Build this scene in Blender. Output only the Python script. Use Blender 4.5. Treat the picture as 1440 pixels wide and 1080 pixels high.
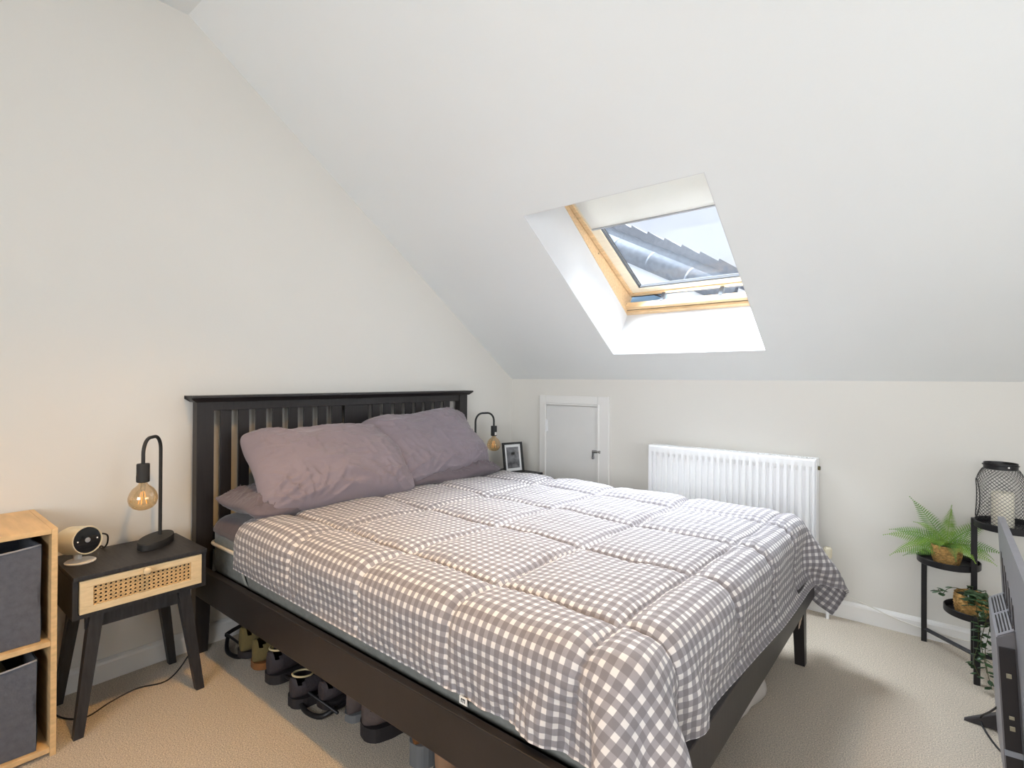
import bpy, bmesh, math, random
import numpy as np
from mathutils import Vector, Matrix
random.seed(4)
for o in list(bpy.data.objects): bpy.data.objects.remove(o)
scn = bpy.context.scene; COL = scn.collection
R = math.radians

# ------------------------------------------------------------ camera
F = 746.15; CY = 529.8
yaw, pit, rol = R(-39.209), R(.237), R(-.312)
fw = Vector((math.sin(yaw)*math.cos(pit), math.cos(yaw)*math.cos(pit), math.sin(pit)))
rt = Vector((math.cos(yaw), -math.sin(yaw), 0)); dn = fw.cross(rt)
rt2 = rt*math.cos(rol)+dn*math.sin(rol); dn2 = -rt*math.sin(rol)+dn*math.cos(rol)
cd = bpy.data.cameras.new('camera'); cam = bpy.data.objects.new('camera', cd); COL.objects.link(cam)
M = Matrix((rt2, -dn2, -fw)).transposed().to_4x4(); M.translation = Vector((2.470, -3.030, 1.15))
cam.matrix_world = M
cd.sensor_width = 36; cd.lens = F/1440*36; cd.shift_y = (CY-540)/1440; cd.clip_start = .02
scn.camera = cam
# ------------------------------------------------------------ view, sky, lights
scn.view_settings.view_transform = 'Standard'; scn.view_settings.look = 'None'
scn.view_settings.exposure = 0.14; scn.view_settings.gamma = 1.0
w = bpy.data.worlds.new('overcast_sky'); scn.world = w; w.use_nodes = True
bg = w.node_tree.nodes['Background']; bg.inputs[0].default_value = (.80, .84, .93, 1); bg.inputs[1].default_value = 1.0

def light(name, kind, loc, energy, color, **k):
    l = bpy.data.lights.new(name, kind); l.energy = energy; l.color = color
    o = bpy.data.objects.new(name, l); COL.objects.link(o); o.location = loc
    for a, b in k.items():
        if a == 'aim': o.rotation_euler = (Vector(b)-Vector(loc)).to_track_quat('-Z', 'Y').to_euler()
        else: setattr(l, a, b)
    return o
# bright overcast sky through the skylight
light('sky_daylight', 'SUN', (0, 2, 6), 70.0, (.88, .94, 1.0), aim=(.52, 1.35, 4.0), angle=R(82))
# added fill light behind the camera, set at an invented window opening
light('back_fill_light', 'AREA', (2.6, -4.92, 1.45), 38, (.93, .96, 1.0), aim=(1.0, 0, 1.7), shape='RECTANGLE', size=1.9, size_y=1.2, spread=R(125))
# added fill light beyond the right edge, at an invented side window
light('side_fill_light', 'AREA', (4.22, -1.95, 1.30), 8, (.92, .96, 1.0), aim=(0, -.3, 1.25), shape='RECTANGLE', size=1.2, size_y=1.0, spread=R(105))
# warm ceiling lamp just above the frame
light('ceiling_lamp_light', 'SPOT', (1.30, -2.40, 2.40), 92, (1.0, .55, .15), aim=(1.1, -2.42, 0), spot_size=R(98), spot_blend=1.0, shadow_soft_size=.05)

# ------------------------------------------------------------ materials
def srgb(*c):
    r = []
    for v in c:
        v /= 255; r.append(v/12.92 if v <= .04045 else ((v+.055)/1.055)**2.4)
    return (*r, 1)
MATS = {}
def mat(name, col, rough=.6, metal=0, noise=None, bump=None, spec=.5, sheen=0, emit=None, coat=0, trans=0):
    """noise=(scale, amount, stretch) tints the colour, bump=(scale, strength, stretch)"""
    if name in MATS: return MATS[name]
    m = bpy.data.materials.new(name); m.use_nodes = True; MATS[name] = m
    nt = m.node_tree; b = nt.nodes['Principled BSDF']
    b.inputs['Base Color'].default_value = col; b.inputs['Roughness'].default_value = rough
    b.inputs['Metallic'].default_value = metal; b.inputs['Specular IOR Level'].default_value = spec
    if sheen: b.inputs['Sheen Weight'].default_value = sheen
    if coat: b.inputs['Coat Weight'].default_value = coat
    if trans: b.inputs['Transmission Weight'].default_value = trans
    if emit: b.inputs['Emission Color'].default_value = emit[0]; b.inputs['Emission Strength'].default_value = emit[1]
    tc = nt.nodes.new('ShaderNodeTexCoord')
    def nz(scale, st, det=4):
        mp = nt.nodes.new('ShaderNodeMapping'); mp.inputs['Scale'].default_value = st
        nt.links.new(tc.outputs['Object'], mp.inputs[0])
        n = nt.nodes.new('ShaderNodeTexNoise'); n.inputs['Scale'].default_value = scale; n.inputs['Detail'].default_value = det
        nt.links.new(mp.outputs[0], n.inputs['Vector']); return n
    n0 = noise or (3, .04, (1, 1, 1))
    n = nz(n0[0], n0[2]); r = nt.nodes.new('ShaderNodeValToRGB')
    a = n0[1]; r.color_ramp.elements[0].position = .3; r.color_ramp.elements[1].position = .7
    r.color_ramp.elements[0].color = tuple(max(0, c*(1-a)) for c in col[:3])+(1,)
    r.color_ramp.elements[1].color = tuple(min(1, c*(1+a)) for c in col[:3])+(1,)
    nt.links.new(n.outputs['Fac'], r.inputs[0]); nt.links.new(r.outputs[0], b.inputs['Base Color'])
    if bump:
        n2 = nz(bump[0], bump[2] if len(bump) > 2 else (1, 1, 1)); bp = nt.nodes.new('ShaderNodeBump')
        bp.inputs['Strength'].default_value = bump[1]; bp.inputs['Distance'].default_value = .01
        nt.links.new(n2.outputs['Fac'], bp.inputs['Height']); nt.links.new(bp.outputs[0], b.inputs['Normal'])
    return m
WALL = mat('wall_paint', srgb(222, 219, 212), .9, noise=(2, .01, (1, 1, 1)), bump=(90, .03), spec=.2)
CEIL = mat('ceiling_paint', srgb(233, 235, 234), .9, noise=(2, .008, (1, 1, 1)), bump=(90, .02), spec=.2)
TRIM = mat('white_gloss_trim', srgb(232, 230, 226), .35, noise=(4, .01, (1, 1, 1)))
CARPET = mat('carpet', srgb(200, 187, 169), 1.0, noise=(260, .42, (1, 1, 1)), bump=(300, .6), spec=.05, sheen=.2)
ESPR = mat('espresso_wood', srgb(35, 31, 31), .4, noise=(5, .25, (1, 12, 1)), bump=(20, .03, (1, 8, 1)))
BLKW = mat('black_wood', srgb(40, 39, 41), .5, noise=(14, .35, (1, 8, 1)), bump=(30, .1, (1, 8, 1)))
OAK = mat('light_oak', srgb(214, 180, 132), .5, noise=(6, .12, (1, 6, 14)), bump=(20, .04, (1, 5, 5)))
OAKL = mat('pale_ash', srgb(219, 196, 156), .5, noise=(8, .08, (1, 3, 14)))
PINE = mat('pine', srgb(222, 190, 148), .45, noise=(7, .14, (2, 12, 12)))
PINEL = mat('pale_lacquered_pine', srgb(236, 226, 204), .4, noise=(7, .05, (2, 12, 12)))
BLKM = mat('black_metal', srgb(34, 33, 35), .42, metal=.3)
MATTB = mat('matt_black', srgb(38, 38, 38), .65)
CHROME = mat('chrome', srgb(180, 180, 182), .2, metal=1)
WMETAL = mat('white_enamel', srgb(238, 238, 238), .3)
CREAMP = mat('cream_plastic', srgb(232, 224, 200), .45)
WPLAST = mat('white_plastic', srgb(235, 232, 226), .35)
SHEET = mat('dark_mauve_sheet', srgb(80, 70, 75), .85, noise=(9, .08, (1, 1, 1)), bump=(12, .25), sheen=.3, spec=.15)
PILLOW = mat('mauve_cotton', srgb(134, 123, 130), .7, noise=(6, .04, (1, 1, 1)), bump=(22, .10, (1, 2.5, 1)), sheen=.25, spec=.2)
PILLOWD = mat('deep_mauve_cotton', srgb(104, 94, 99), .8, noise=(6, .05, (1, 1, 1)), bump=(16, .2), sheen=.25, spec=.2)
MATTR = mat('grey_mattress_ticking', srgb(132, 133, 128), .9, noise=(40, .1, (1, 1, 1)), bump=(50, .3), spec=.1)
PIPE = mat('cream_piping', srgb(214, 204, 188), .7)
BINF = mat('grey_fabric_bin', srgb(92, 95, 104), .85, noise=(60, .12, (1, 1, 1)), bump=(120, .25), spec=.15, sheen=.2)
BINE = mat('bin_piping', srgb(150, 152, 158), .7)
OLIVE = mat('olive_cloth', srgb(120, 116, 92), .9, bump=(40, .3))
GLOSSB = mat('glossy_black', srgb(14, 15, 20), .08)
STRAW = mat('woven_straw', srgb(192, 150, 88), .85, noise=(90, .45, (1, 1, 1.6)), bump=(110, 1.0, (1, 1, 1)))
SOIL = mat('dark_moss', srgb(40, 44, 24), .95, noise=(40, .4, (1, 1, 1)))
LEAF = mat('fern_leaf', srgb(132, 168, 62), .5, noise=(9, .25, (1, 1, 1)))
LEAFD = mat('fern_leaf_dark', srgb(102, 142, 62), .5, noise=(9, .25, (1, 1, 1)))
IVY = mat('ivy_leaf', srgb(48, 74, 42), .45, noise=(14, .3, (1, 1, 1)))
STEM = mat('plant_stem', srgb(70, 74, 40), .7)
CANDLE = mat('ivory_wax', srgb(240, 234, 216), .5)
TVG = mat('grey_tv_plastic', srgb(130, 128, 132), .45, noise=(30, .04, (1, 1, 1)))
TVD = mat('dark_tv_plastic', srgb(50, 46, 48), .4)
TVP = mat('tv_port_metal', srgb(190, 184, 160), .35, metal=.6)
SILV = mat('silver_band', srgb(168, 174, 186), .35)
CRUMP = mat('white_polythene', srgb(226, 220, 212), .5, bump=(14, .6))
RENDERW = mat('white_render', srgb(236, 238, 238), .9)
SLATE = mat('grey_slate', srgb(82, 84, 90), 1.0, noise=(20, .2, (1, 1, 1)))
LEADG = mat('grey_verge', srgb(108, 113, 121), 1.0, noise=(14, .15, (1, 1, 1)))
BLUEF = mat('blue_membrane', srgb(110, 150, 186), .6)
BLIND = mat('cream_blind_fabric', srgb(232, 230, 224), .9, bump=(150, .1))
_nt = BLIND.node_tree; _tl = _nt.nodes.new('ShaderNodeBsdfTranslucent'); _tl.inputs[0].default_value = (.9, .88, .82, 1); _mx = _nt.nodes.new('ShaderNodeMixShader'); _mx.inputs[0].default_value = .09
_nt.links.new(_nt.nodes['Principled BSDF'].outputs[0], _mx.inputs[1]); _nt.links.new(_tl.outputs[0], _mx.inputs[2]); _nt.links.new(_mx.outputs[0], _nt.nodes['Material Output'].inputs[0])
SHOEB = mat('dark_shoe', srgb(52, 46, 50), .7, bump=(60, .3))
SHOEO = mat('olive_suede', srgb(104, 92, 56), .9, bump=(60, .3))
SHOEBR = mat('brown_leather', srgb(120, 78, 42), .45, noise=(18, .3, (1, 1, 1)))
SHOEG = mat('grey_suede', srgb(84, 74, 72), .85, bump=(60, .3))
SOLEG = mat('grey_rubber', srgb(110, 112, 114), .6)
SOLED = mat('dark_rubber', srgb(38, 34, 36), .6)
LIPC = mat('cream_collar', srgb(216, 200, 156), .8)
BLKC = mat('black_cable', srgb(26, 25, 26), .5)
WCAB = mat('white_cable', srgb(226, 222, 212), .45)

def glass_mat(name, tint, refl=.08, rough=.02, haze=0, fac=.5):
    m = bpy.data.materials.new(name); m.use_nodes = True; nt = m.node_tree; nt.nodes.clear()
    out = nt.nodes.new('ShaderNodeOutputMaterial'); tr = nt.nodes.new('ShaderNodeBsdfTransparent'); gl = nt.nodes.new('ShaderNodeBsdfGlossy')
    tr.inputs[0].default_value = tint; gl.inputs['Roughness'].default_value = rough
    lw = nt.nodes.new('ShaderNodeLayerWeight'); lw.inputs[0].default_value = .25
    mx = nt.nodes.new('ShaderNodeMixShader'); ml = nt.nodes.new('ShaderNodeMath'); ml.operation = 'MULTIPLY_ADD'
    ml.inputs[1].default_value = fac; ml.inputs[2].default_value = refl
    nt.links.new(lw.outputs['Facing'], ml.inputs[0]); nt.links.new(ml.outputs[0], mx.inputs[0])
    nt.links.new(tr.outputs[0], mx.inputs[1]); nt.links.new(gl.outputs[0], mx.inputs[2])
    last = mx
    if haze:
        df = nt.nodes.new('ShaderNodeBsdfTranslucent'); df.inputs[0].default_value = (.9, .92, .95, 1)
        tc = nt.nodes.new('ShaderNodeTexCoord'); n = nt.nodes.new('ShaderNodeTexNoise'); n.inputs['Scale'].default_value = 5
        nt.links.new(tc.outputs['Object'], n.inputs['Vector'])
        m2 = nt.nodes.new('ShaderNodeMath'); m2.operation = 'MULTIPLY'; m2.inputs[1].default_value = haze*2; nt.links.new(n.outputs['Fac'], m2.inputs[0])
        m3 = nt.nodes.new('ShaderNodeMixShader'); nt.links.new(m2.outputs[0], m3.inputs[0])
        nt.links.new(mx.outputs[0], m3.inputs[1]); nt.links.new(df.outputs[0], m3.inputs[2]); last = m3
    nt.links.new(last.outputs[0], out.inputs[0]); MATS[name] = m; return m
PANE = glass_mat('misted_window_glass', (.93, .95, .97, 1), .01, .02, .0022, .06)
AMBER = glass_mat('amber_bulb_glass', (1.0, .83, .60, 1), .10)
CLEAR = glass_mat('clear_glass', (.97, .98, .98, 1), .05)
FILAM = mat('warm_filament', srgb(255, 190, 90), .5, emit=((1, .6, .2, 1), .6))

# ------------------------------------------------------------ mesh helpers
def obj(name, bm, m, parent=None, smooth=False, loc=None, auto=None):
    me = bpy.data.meshes.new(name); bmesh.ops.recalc_face_normals(bm, faces=bm.faces); bm.to_mesh(me); bm.free()
    o = bpy.data.objects.new(name, me); COL.objects.link(o)
    ms = m if isinstance(m, (list, tuple)) else [m]
    for x in ms: me.materials.append(x)
    if smooth:
        me.polygons.foreach_set('use_smooth', [True]*len(me.polygons))
        if auto: me.set_sharp_from_angle(angle=R(auto))
    if parent: o.parent = parent
    if loc: o.location = loc
    return o
def tag(o, label=None, cat=None, group=None, kind=None):
    if label: o['label'] = label
    if cat: o['category'] = cat
    if group: o['group'] = group
    if kind: o['kind'] = kind
    return o
def empty(name, loc=(0, 0, 0), rz=0, label=None, cat=None, group=None, kind=None):
    o = bpy.data.objects.new(name, None); COL.objects.link(o); o.location = loc; o.rotation_euler = (0, 0, rz); o.empty_display_size = .05
    return tag(o, label, cat, group, kind)
def NB(): return bmesh.new()
def box(bm, a, b, bev=0, mi=0, rot=None):
    r = bmesh.ops.create_cube(bm, size=1); vs = r['verts']
    c = [(a[i]+b[i])/2 for i in range(3)]; s = [abs(b[i]-a[i]) for i in range(3)]
    for v in vs: v.co = Vector((v.co.x*s[0], v.co.y*s[1], v.co.z*s[2]))
    if rot:
        for v in vs: v.co = rot @ v.co
    for v in vs: v.co += Vector(c)
    fs = list({f for v in vs for f in v.link_faces})
    for f in fs: f.material_index = mi
    if bev:
        es = list({e for v in vs for e in v.link_edges})
        q = bmesh.ops.bevel(bm, geom=es, offset=min(bev, min(s)*.45), segments=2, affect='EDGES', profile=.6)
        for f in q['faces']: f.material_index = mi
    return bm
def bx(a, b, bev=0): return box(NB(), a, b, bev)
def hexa(bm, bot, top, bev=0):
    """box from 4 bottom and 4 top points"""
    vs = [bm.verts.new(p) for p in list(bot)+list(top)]
    for f in ((3, 2, 1, 0), (4, 5, 6, 7), (0, 1, 5, 4), (1, 2, 6, 5), (2, 3, 7, 6), (3, 0, 4, 7)): bm.faces.new([vs[i] for i in f])
    if bev:
        es = list({e for v in vs for e in v.link_edges}); bmesh.ops.bevel(bm, geom=es, offset=bev, segments=2, affect='EDGES')
    return bm
def smoothpath(pts, n=8):
    P = [Vector(p) for p in pts]; out = []
    for i in range(len(P)-1):
        p0 = P[max(i-1, 0)]; p1 = P[i]; p2 = P[i+1]; p3 = P[min(i+2, len(P)-1)]
        for k in range(n):
            t = k/n; out.append(.5*((2*p1)+(-p0+p2)*t+(2*p0-5*p1+4*p2-p3)*t*t+(-p0+3*p1-3*p2+p3)*t**3))
    out.append(P[-1]); return out
def tube(bm, pts, r, seg=8, closed=False, cap=True, rx=None):
    P = [Vector(p) for p in pts]; n = len(P); rings = []
    up = None
    for i, p in enumerate(P):
        a = P[(i-1) % n] if (closed or i > 0) else p; b = P[(i+1) % n] if (closed or i < n-1) else p
        t = (b-a).normalized()
        if up is None: up = Vector((0, 0, 1)) if abs(t.z) < .9 else Vector((1, 0, 0))
        x = up.cross(t)
        if x.length < 1e-5: x = Vector((0, 1, 0)).cross(t)
        x.normalize(); y = t.cross(x); up = y
        rr = r(i/(n-1)) if callable(r) else r
        rings.append([bm.verts.new(p+(x*math.cos(q)+y*math.sin(q))*rr) for q in [2*math.pi*k/seg for k in range(seg)]])
    for i in range(n if closed else n-1):
        A = rings[i]; B = rings[(i+1) % n]
        for k in range(seg): bm.faces.new((A[k], A[(k+1) % seg], B[(k+1) % seg], B[k]))
    if cap and not closed: bm.faces.new(rings[0][::-1]); bm.faces.new(rings[-1])
    return bm
def lathe(bm, prof, seg=24, c=(0, 0, 0), sx=1, sy=1, mi=0):
    rings = []; c = Vector(c)
    for r, z in prof:
        if r < 1e-6: rings.append([bm.verts.new(c+Vector((0, 0, z)))])
        else: rings.append([bm.verts.new(c+Vector((r*sx*math.cos(2*math.pi*k/seg), r*sy*math.sin(2*math.pi*k/seg), z))) for k in range(seg)])
    for A, B in zip(rings, rings[1:]):
        for k in range(seg):
            k2 = (k+1) % seg
            if len(A) == 1 and len(B) == 1: continue
            if len(A) == 1: f = bm.faces.new((A[0], B[k], B[k2]))
            elif len(B) == 1: f = bm.faces.new((A[k], A[k2], B[0]))
            else: f = bm.faces.new((A[k], A[k2], B[k2], B[k]))
            f.material_index = mi
    return bm
def prism(bm, poly, axis, a, b, mi=0):
    """extrude polygon (2-D in the other two axes) from a to b along axis"""
    def mk(p, v):
        q = list(p); q.insert(axis, v); return bm.verts.new(q)
    A = [mk(p, a) for p in poly]; B = [mk(p, b) for p in poly]; n = len(poly)
    fs = [bm.faces.new(A[::-1]), bm.faces.new(B)]+[bm.faces.new((A[i], A[(i+1) % n], B[(i+1) % n], B[i])) for i in range(n)]
    for f in fs: f.material_index = mi
    return bm
def grid(bm, P, mi=0, closed_u=False):
    nu, nv = len(P), len(P[0]); V = [[bm.verts.new(p) for p in row] for row in P]
    for i in range(nu-(0 if closed_u else 1)):
        for j in range(nv-1):
            f = bm.faces.new((V[i][j], V[(i+1) % nu][j], V[(i+1) % nu][j+1], V[i][j+1])); f.material_index = mi
    return V
def xform(bm, m, verts=None):
    for v in (verts or bm.verts): v.co = m @ v.co
    return bm
def copy_tree(o, parent=None):
    c = o.copy(); COL.objects.link(c)
    if parent: c.parent = parent
    for ch in [x for x in bpy.data.objects if x.parent == o]: copy_tree(ch, c)
    return c

# ------------------------------------------------------------ room shell
K = .703; KH = 1.149; CZ = 2.675; XR = 4.3; YF = -5.0; YC = -(CZ-KH)/K
struct = lambda o: tag(o, kind='structure')
struct(obj('floor', bx((-.1, YF-.1, -.1), (XR+.1, .1, 0)), CARPET))
prof = [(YF, 0), (0, 0), (0, KH), (YC, CZ), (YF, CZ)]
struct(obj('wall_left', prism(NB(), prof, 0, -.1, 0), WALL))
wr = NB(); RY0, RY1, RZ0_, RZ1_ = -2.60, -1.30, .78, 1.82
for pf_ in ([(YF, 0), (RY0, 0), (RY0, CZ), (YF, CZ)], [(RY0, 0), (RY1, 0), (RY1, RZ0_), (RY0, RZ0_)], [(RY0, RZ1_), (RY1, RZ1_), (RY1, KH-RY1*K), (YC, CZ), (RY0, CZ)], [(RY1, 0), (0, 0), (0, KH), (RY1, KH-RY1*K)]):
    prism(wr, pf_, 0, XR, XR+.1)
struct(obj('wall_right', wr, WALL))
w3 = empty('added_window_3', (XR, -1.95, RZ0_), kind='structure'); f3 = NB()  # made-up window, out of view, added to go with the side fill light
for a, b in (((RY0, RZ0_), (RY1, RZ0_+.06)), ((RY0, RZ1_-.06), (RY1, RZ1_)), ((RY0, RZ0_+.06), (RY0+.06, RZ1_-.06)), ((RY1-.06, RZ0_+.06), (RY1, RZ1_-.06))):
    box(f3, (.03, a[0]+1.95, a[1]-RZ0_), (.08, b[0]+1.95, b[1]-RZ0_), .004)
obj('window_frame', f3, TRIM, w3)
# knee wall, slightly higher at the corner than at the right
def kz(x): return KH
# the hatch recess is shallow, so the wall stays whole behind it
struct(obj('wall_back', bx((0, 0, 0), (XR, .1, KH)), WALL))
# wall behind the camera; its window opening is added for the fill light
fb = NB(); WX0, WX1, WZ0, WZ1 = 1.65, 3.55, .85, 2.05
box(fb, (0, YF-.1, 0), (WX0, YF, CZ)); box(fb, (WX1, YF-.1, 0), (XR, YF, CZ)); box(fb, (WX0, YF-.1, 0), (WX1, YF, WZ0)); box(fb, (WX0, YF-.1, WZ1), (WX1, YF, CZ))
struct(obj('wall_front', fb, WALL))
w2 = empty('added_window_2', (0, 0, 0), kind='structure')  # unseen window, invented to house the fill light behind the camera
f2 = NB()
for a, b in (((WX0, WZ0), (WX1, WZ0+.06)), ((WX0, WZ1-.06), (WX1, WZ1)), ((WX0, WZ0), (WX0+.06, WZ1)), ((WX1-.06, WZ0), (WX1, WZ1))):
    box(f2, (a[0], YF-.08, a[1]), (b[0], YF-.03, b[1]), .004)
obj('window_frame', f2, TRIM, w2)
# sloping ceiling with the skylight shaft
th = math.atan(K); cs, sn = math.cos(th), math.sin(th)
def S(x, t, n): return Vector((x, -cs*t+sn*n, KH+sn*t+cs*n))     # slope coordinates: x, up-slope, outward
TX0, TX1, T0, T1, TN = .943, 1.786, .256, 1.325, .325
TT = (CZ-KH)/sn
def sbox(bm, a, b, bev=0, mi=0):
    n0 = len(bm.verts); box(bm, a, b, bev, mi); bm.verts.ensure_lookup_table()
    for v in bm.verts[n0:]: v.co = S(*v.co)
    return bm
cb = NB()
for (x0, x1, t0, t1) in ((-.1, TX0, -.1, TT+.1), (TX1, XR+.1, -.1, TT+.1), (TX0, TX1, -.1, T0), (TX0, TX1, T1, TT+.1)):
    # keep the face flush and the panel as thick as the roof
    sbox(cb, (x0, t0, 0), (x1, t1, TN+.02))
struct(obj('ceiling', cb, CEIL))
struct(obj('ceiling', bx((-.1, YF-.1, CZ), (XR+.1, YC+.02, CZ+.1)), CEIL))
rv = NB()   # smooth white reveal lining
e = .003
sbox(rv, (TX0, T0, .001), (TX0+e, T1, TN)); sbox(rv, (TX1-e, T0, .001), (TX1, T1, TN))
sbox(rv, (TX0, T0, .001), (TX1, T0+e, TN)); sbox(rv, (TX0, T1-e, .001), (TX1, T1, TN))
struct(obj('trim_1', rv, mat('reveal_paint', srgb(216, 216, 216), .7)))
# baseboards
BB = [(0, 0), (.016, 0), (.016, .066), (.012, .074), (.004, .082), (0, .082)]
struct(obj('baseboard_left', prism(NB(), [(x, z) for x, z in BB], 1, YF, -.016), TRIM))
for v in bpy.data.objects['baseboard_left'].data.vertices: pass
struct(obj('baseboard_back', prism(NB(), [(-y, z) for y, z in BB], 0, 0, XR), TRIM))
struct(obj('baseboard_right', prism(NB(), [(XR-x, z) for x, z in BB], 1, YF+.016, -.016), TRIM))
struct(obj('baseboard_front', prism(NB(), [(YF+y, z) for y, z in BB], 0, 0, XR), TRIM))

# ------------------------------------------------------------ eaves hatch
d1 = empty('door_1', (.537, 0, 0), kind='structure')
def L(p, o): return (p[0]-o[0], p[1]-o[1], p[2]-o[2])
def lbx(o, a, b, bev=0): return bx(L(a, o), L(b, o), bev)
OD = (.537, 0, 0)
df = NB()
for a, b in (((.264, -.018, .085), (.3180, 0, 1.038)), ((.728, -.018, .085), (.81, 0, 1.038)), ((.3185, -.018, .9865), (.7275, 0, 1.038))):
    box(df, L(a, OD), L(b, OD), .003)
for a, b in (((.306, -.024, .085), (.3175, 0, .986)), ((.7285, -.024, .085), (.74, 0, .986)), ((.3185, -.024, .974), (.7275, 0, .986))):
    box(df, L(a, OD), L(b, OD), .002)
obj('door_frame', df, TRIM, d1)
obj('door_panel', lbx(OD, (.3205, -.012, .10), (.725, -.001, .970), .002), mat('hatch_paint', srgb(224, 223, 220), .5), d1)
hg = NB()
tube(hg, [L((.319, -.020, .785), OD), L((.319, -.020, .875), OD)], .005, 8); box(hg, L((.302, -.0195, .79), OD), L((.335, -.014, .87), OD))
obj('hinge', hg, WMETAL, d1, True, auto=30)
lt = NB(); box(lt, L((.690, -.022, .672), OD), L((.752, -.012, .690), OD), .002); tube(lt, [L((.695, -.026, .682), OD), L((.752, -.026, .682), OD)], .006, 8)
box(lt, L((.694, -.028, .632), OD), L((.704, -.014, .676), OD), .002); lathe(lt, [(0, -.004), (.009, -.004), (.009, .004), (0, .004)], 10, L((.699, -.022, .640), OD))
obj('latch', lt, CHROME, d1)

# ------------------------------------------------------------ skylight
w1 = empty('window_1', tuple(S((TX0+TX1)/2, T0, TN)), kind='structure')
OW = w1.location
def wobj(name, bm, m, **k):
    for v in bm.verts: v.co = v.co-OW
    return obj(name, bm, m, w1, **k)
FO = .055    # frame member
fr = NB()
sbox(fr, (TX0-.01, T0-.01, TN-.02), (TX0+.006, T1+.01, TN+.13), .002)
sbox(fr, (TX1-.006, T0-.01, TN-.02), (TX1+.01, T1+.01, TN+.13), .002)
sbox(fr, (TX0-.01, T0-.01, TN-.02), (TX1+.01, T0+.024, TN+.035), .002)
sbox(fr, (TX0-.01, T0+.029, TN-.002), (TX1+.01, T0+.052, TN+.04), .002)
sbox(fr, (TX0-.01, T1-.03, TN-.02), (TX1+.01, T1+.01, TN+.10), .002)
wobj('window_frame', fr, PINE)
sc = NB()
for t in (.05, .48): 
    p = S(TX0+.006, T0+t, TN+.03); tube(sc, [p, p+Vector((.0015, 0, 0))], .005, 10)
wobj('frame_screw', sc, CHROME)
# sash tilts out at the bottom
ang = R(6.5); TP = T1-.01
def SS(x, t, n):  # t measured down from the top, n outward from the sash face
    d = t; return S(x, TP-d*math.cos(ang)-n*math.sin(ang)*0, TN-.02+d*math.sin(ang)+n)
def ssbox(bm, a, b, bev=0, mi=0):
    n0 = len(bm.verts); box(bm, a, b, bev, mi); bm.verts.ensure_lookup_table()
    for v in bm.verts[n0:]: v.co = SS(*v.co)
    return bm
SX0, SX1, SL = TX0+.010, TX1-.010, 1.02
sa = NB()
W1, W2 = .024, .078
ssbox(sa, (SX0, 0, 0), (SX0+W1, SL, .06), .002, 0); ssbox(sa, (SX1-W1, 0, 0), (SX1, SL, .06), .002, 0)
ssbox(sa, (SX0+W1, SL-W1, 0), (SX1-W1, SL, .06), .002, 0); ssbox(sa, (SX0+W1, 0, 0), (SX1-W1, .05, .06), .002, 0)
ssbox(sa, (SX0+W1, .05, .006), (SX0+W2, SL-W1, .040), .002, 1); ssbox(sa, (SX1-W2, .05, .006), (SX1-W1, SL-W1, .040), .002, 1)
ssbox(sa, (SX0+W2, SL-.062, .006), (SX1-W2, SL-W1, .040), .002, 1)
sash = wobj('sash', sa, [PINE, PINEL])
gk = NB()
for q in (0, .010):
    ssbox(gk, (SX0+W2+.001+q, .05, .012+q), (SX0+W2+.0045+q, SL-.062-q, .03)); ssbox(gk, (SX1-W2-.0045-q, .05, .012+q), (SX1-W2-.001-q, SL-.062-q, .03))
    ssbox(gk, (SX0+W2, SL-.0655-q, .012+q), (SX1-W2, SL-.062-q, .03))
ssbox(gk, (SX0+.002, SL, .002), (SX1-.002, SL+.012, .064))
wobj('gasket', gk, mat('gasket_grey', srgb(58, 60, 64), .7))
wobj('glass_pane', ssbox(NB(), (SX0+.05, .05, .034), (SX1-.05, SL-.06, .038)), PANE)
BLT = .40
wobj('roller_blind', ssbox(NB(), (SX0+.046, .0, -.006), (SX1-.046, BLT, -.002)), BLIND)
bb_ = NB(); ssbox(bb_, (SX0+.044, BLT, -.012), (SX1-.044, BLT+.010, .000), .002)
wobj('blind_bar', bb_, mat('blind_bar_grey', srgb(176, 178, 182), .4, metal=.3))
br = NB()
for x in (1.16, 1.50):
    sbox(br, (x, T0+.030, TN+.03), (x+.022, T0+.055, TN+.16), .003)
wobj('stay_bracket', br, mat('grey_bracket', srgb(96, 106, 118), .5))
wobj('flashing', sbox(NB(), (TX0-.02, T0-.25, TN+.03), (TX0+.20, T0+.022, TN+.16)), BLUEF)
wobj('frame_groove', sbox(NB(), (TX0+.006, T0+.0245, TN-.001), (TX1-.006, T0+.0285, TN+.02)), MATTB)
wobj('stay_rod', tube(NB(), [S(1.05, T0+.04, TN+.12), S(1.17, T0+.04, TN+.07)], .004, 6), MATTB)

# ------------------------------------------------------------ neighbour's house seen through the skylight
def ray(x, y):
    d = rt2*((x-720)/F)+dn2*((y-CY)/F)+fw; return d
def at_y(x, y, Y):
    d = ray(x, y); t = (Y-M.translation.y)/d.y; return M.translation+d*t
HY = 5.5
nb = empty('house', (0, HY, 0), label="neighbour's house gable with grey tiled verge seen through the skylight", cat='house')
a = at_y(838, 322, HY); b = at_y(1012, 392, HY)       # underside line of the verge band
ux = Vector((b.x-a.x, 0, b.z-a.z)); sl = ux.z/ux.x; a = Vector((a.x, HY, a.z))
def rp(s, h): # along the verge, above it (perpendicular)
    u = ux.normalized(); n = Vector((-u.z, 0, u.x)); n = n if n.z > 0 else -n
    return a+u*s+n*h
LEN = ux.length
gw = NB()
p0 = rp(-3.0, -.30); p1 = rp(LEN+.55, -.30)
prism(gw, [(p0.x, p0.z), (p1.x, p1.z), (p1.x, 0), (p0.x, 0)], 1, .25, 4)
obj('gable_wall', gw, RENDERW, nb)
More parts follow.
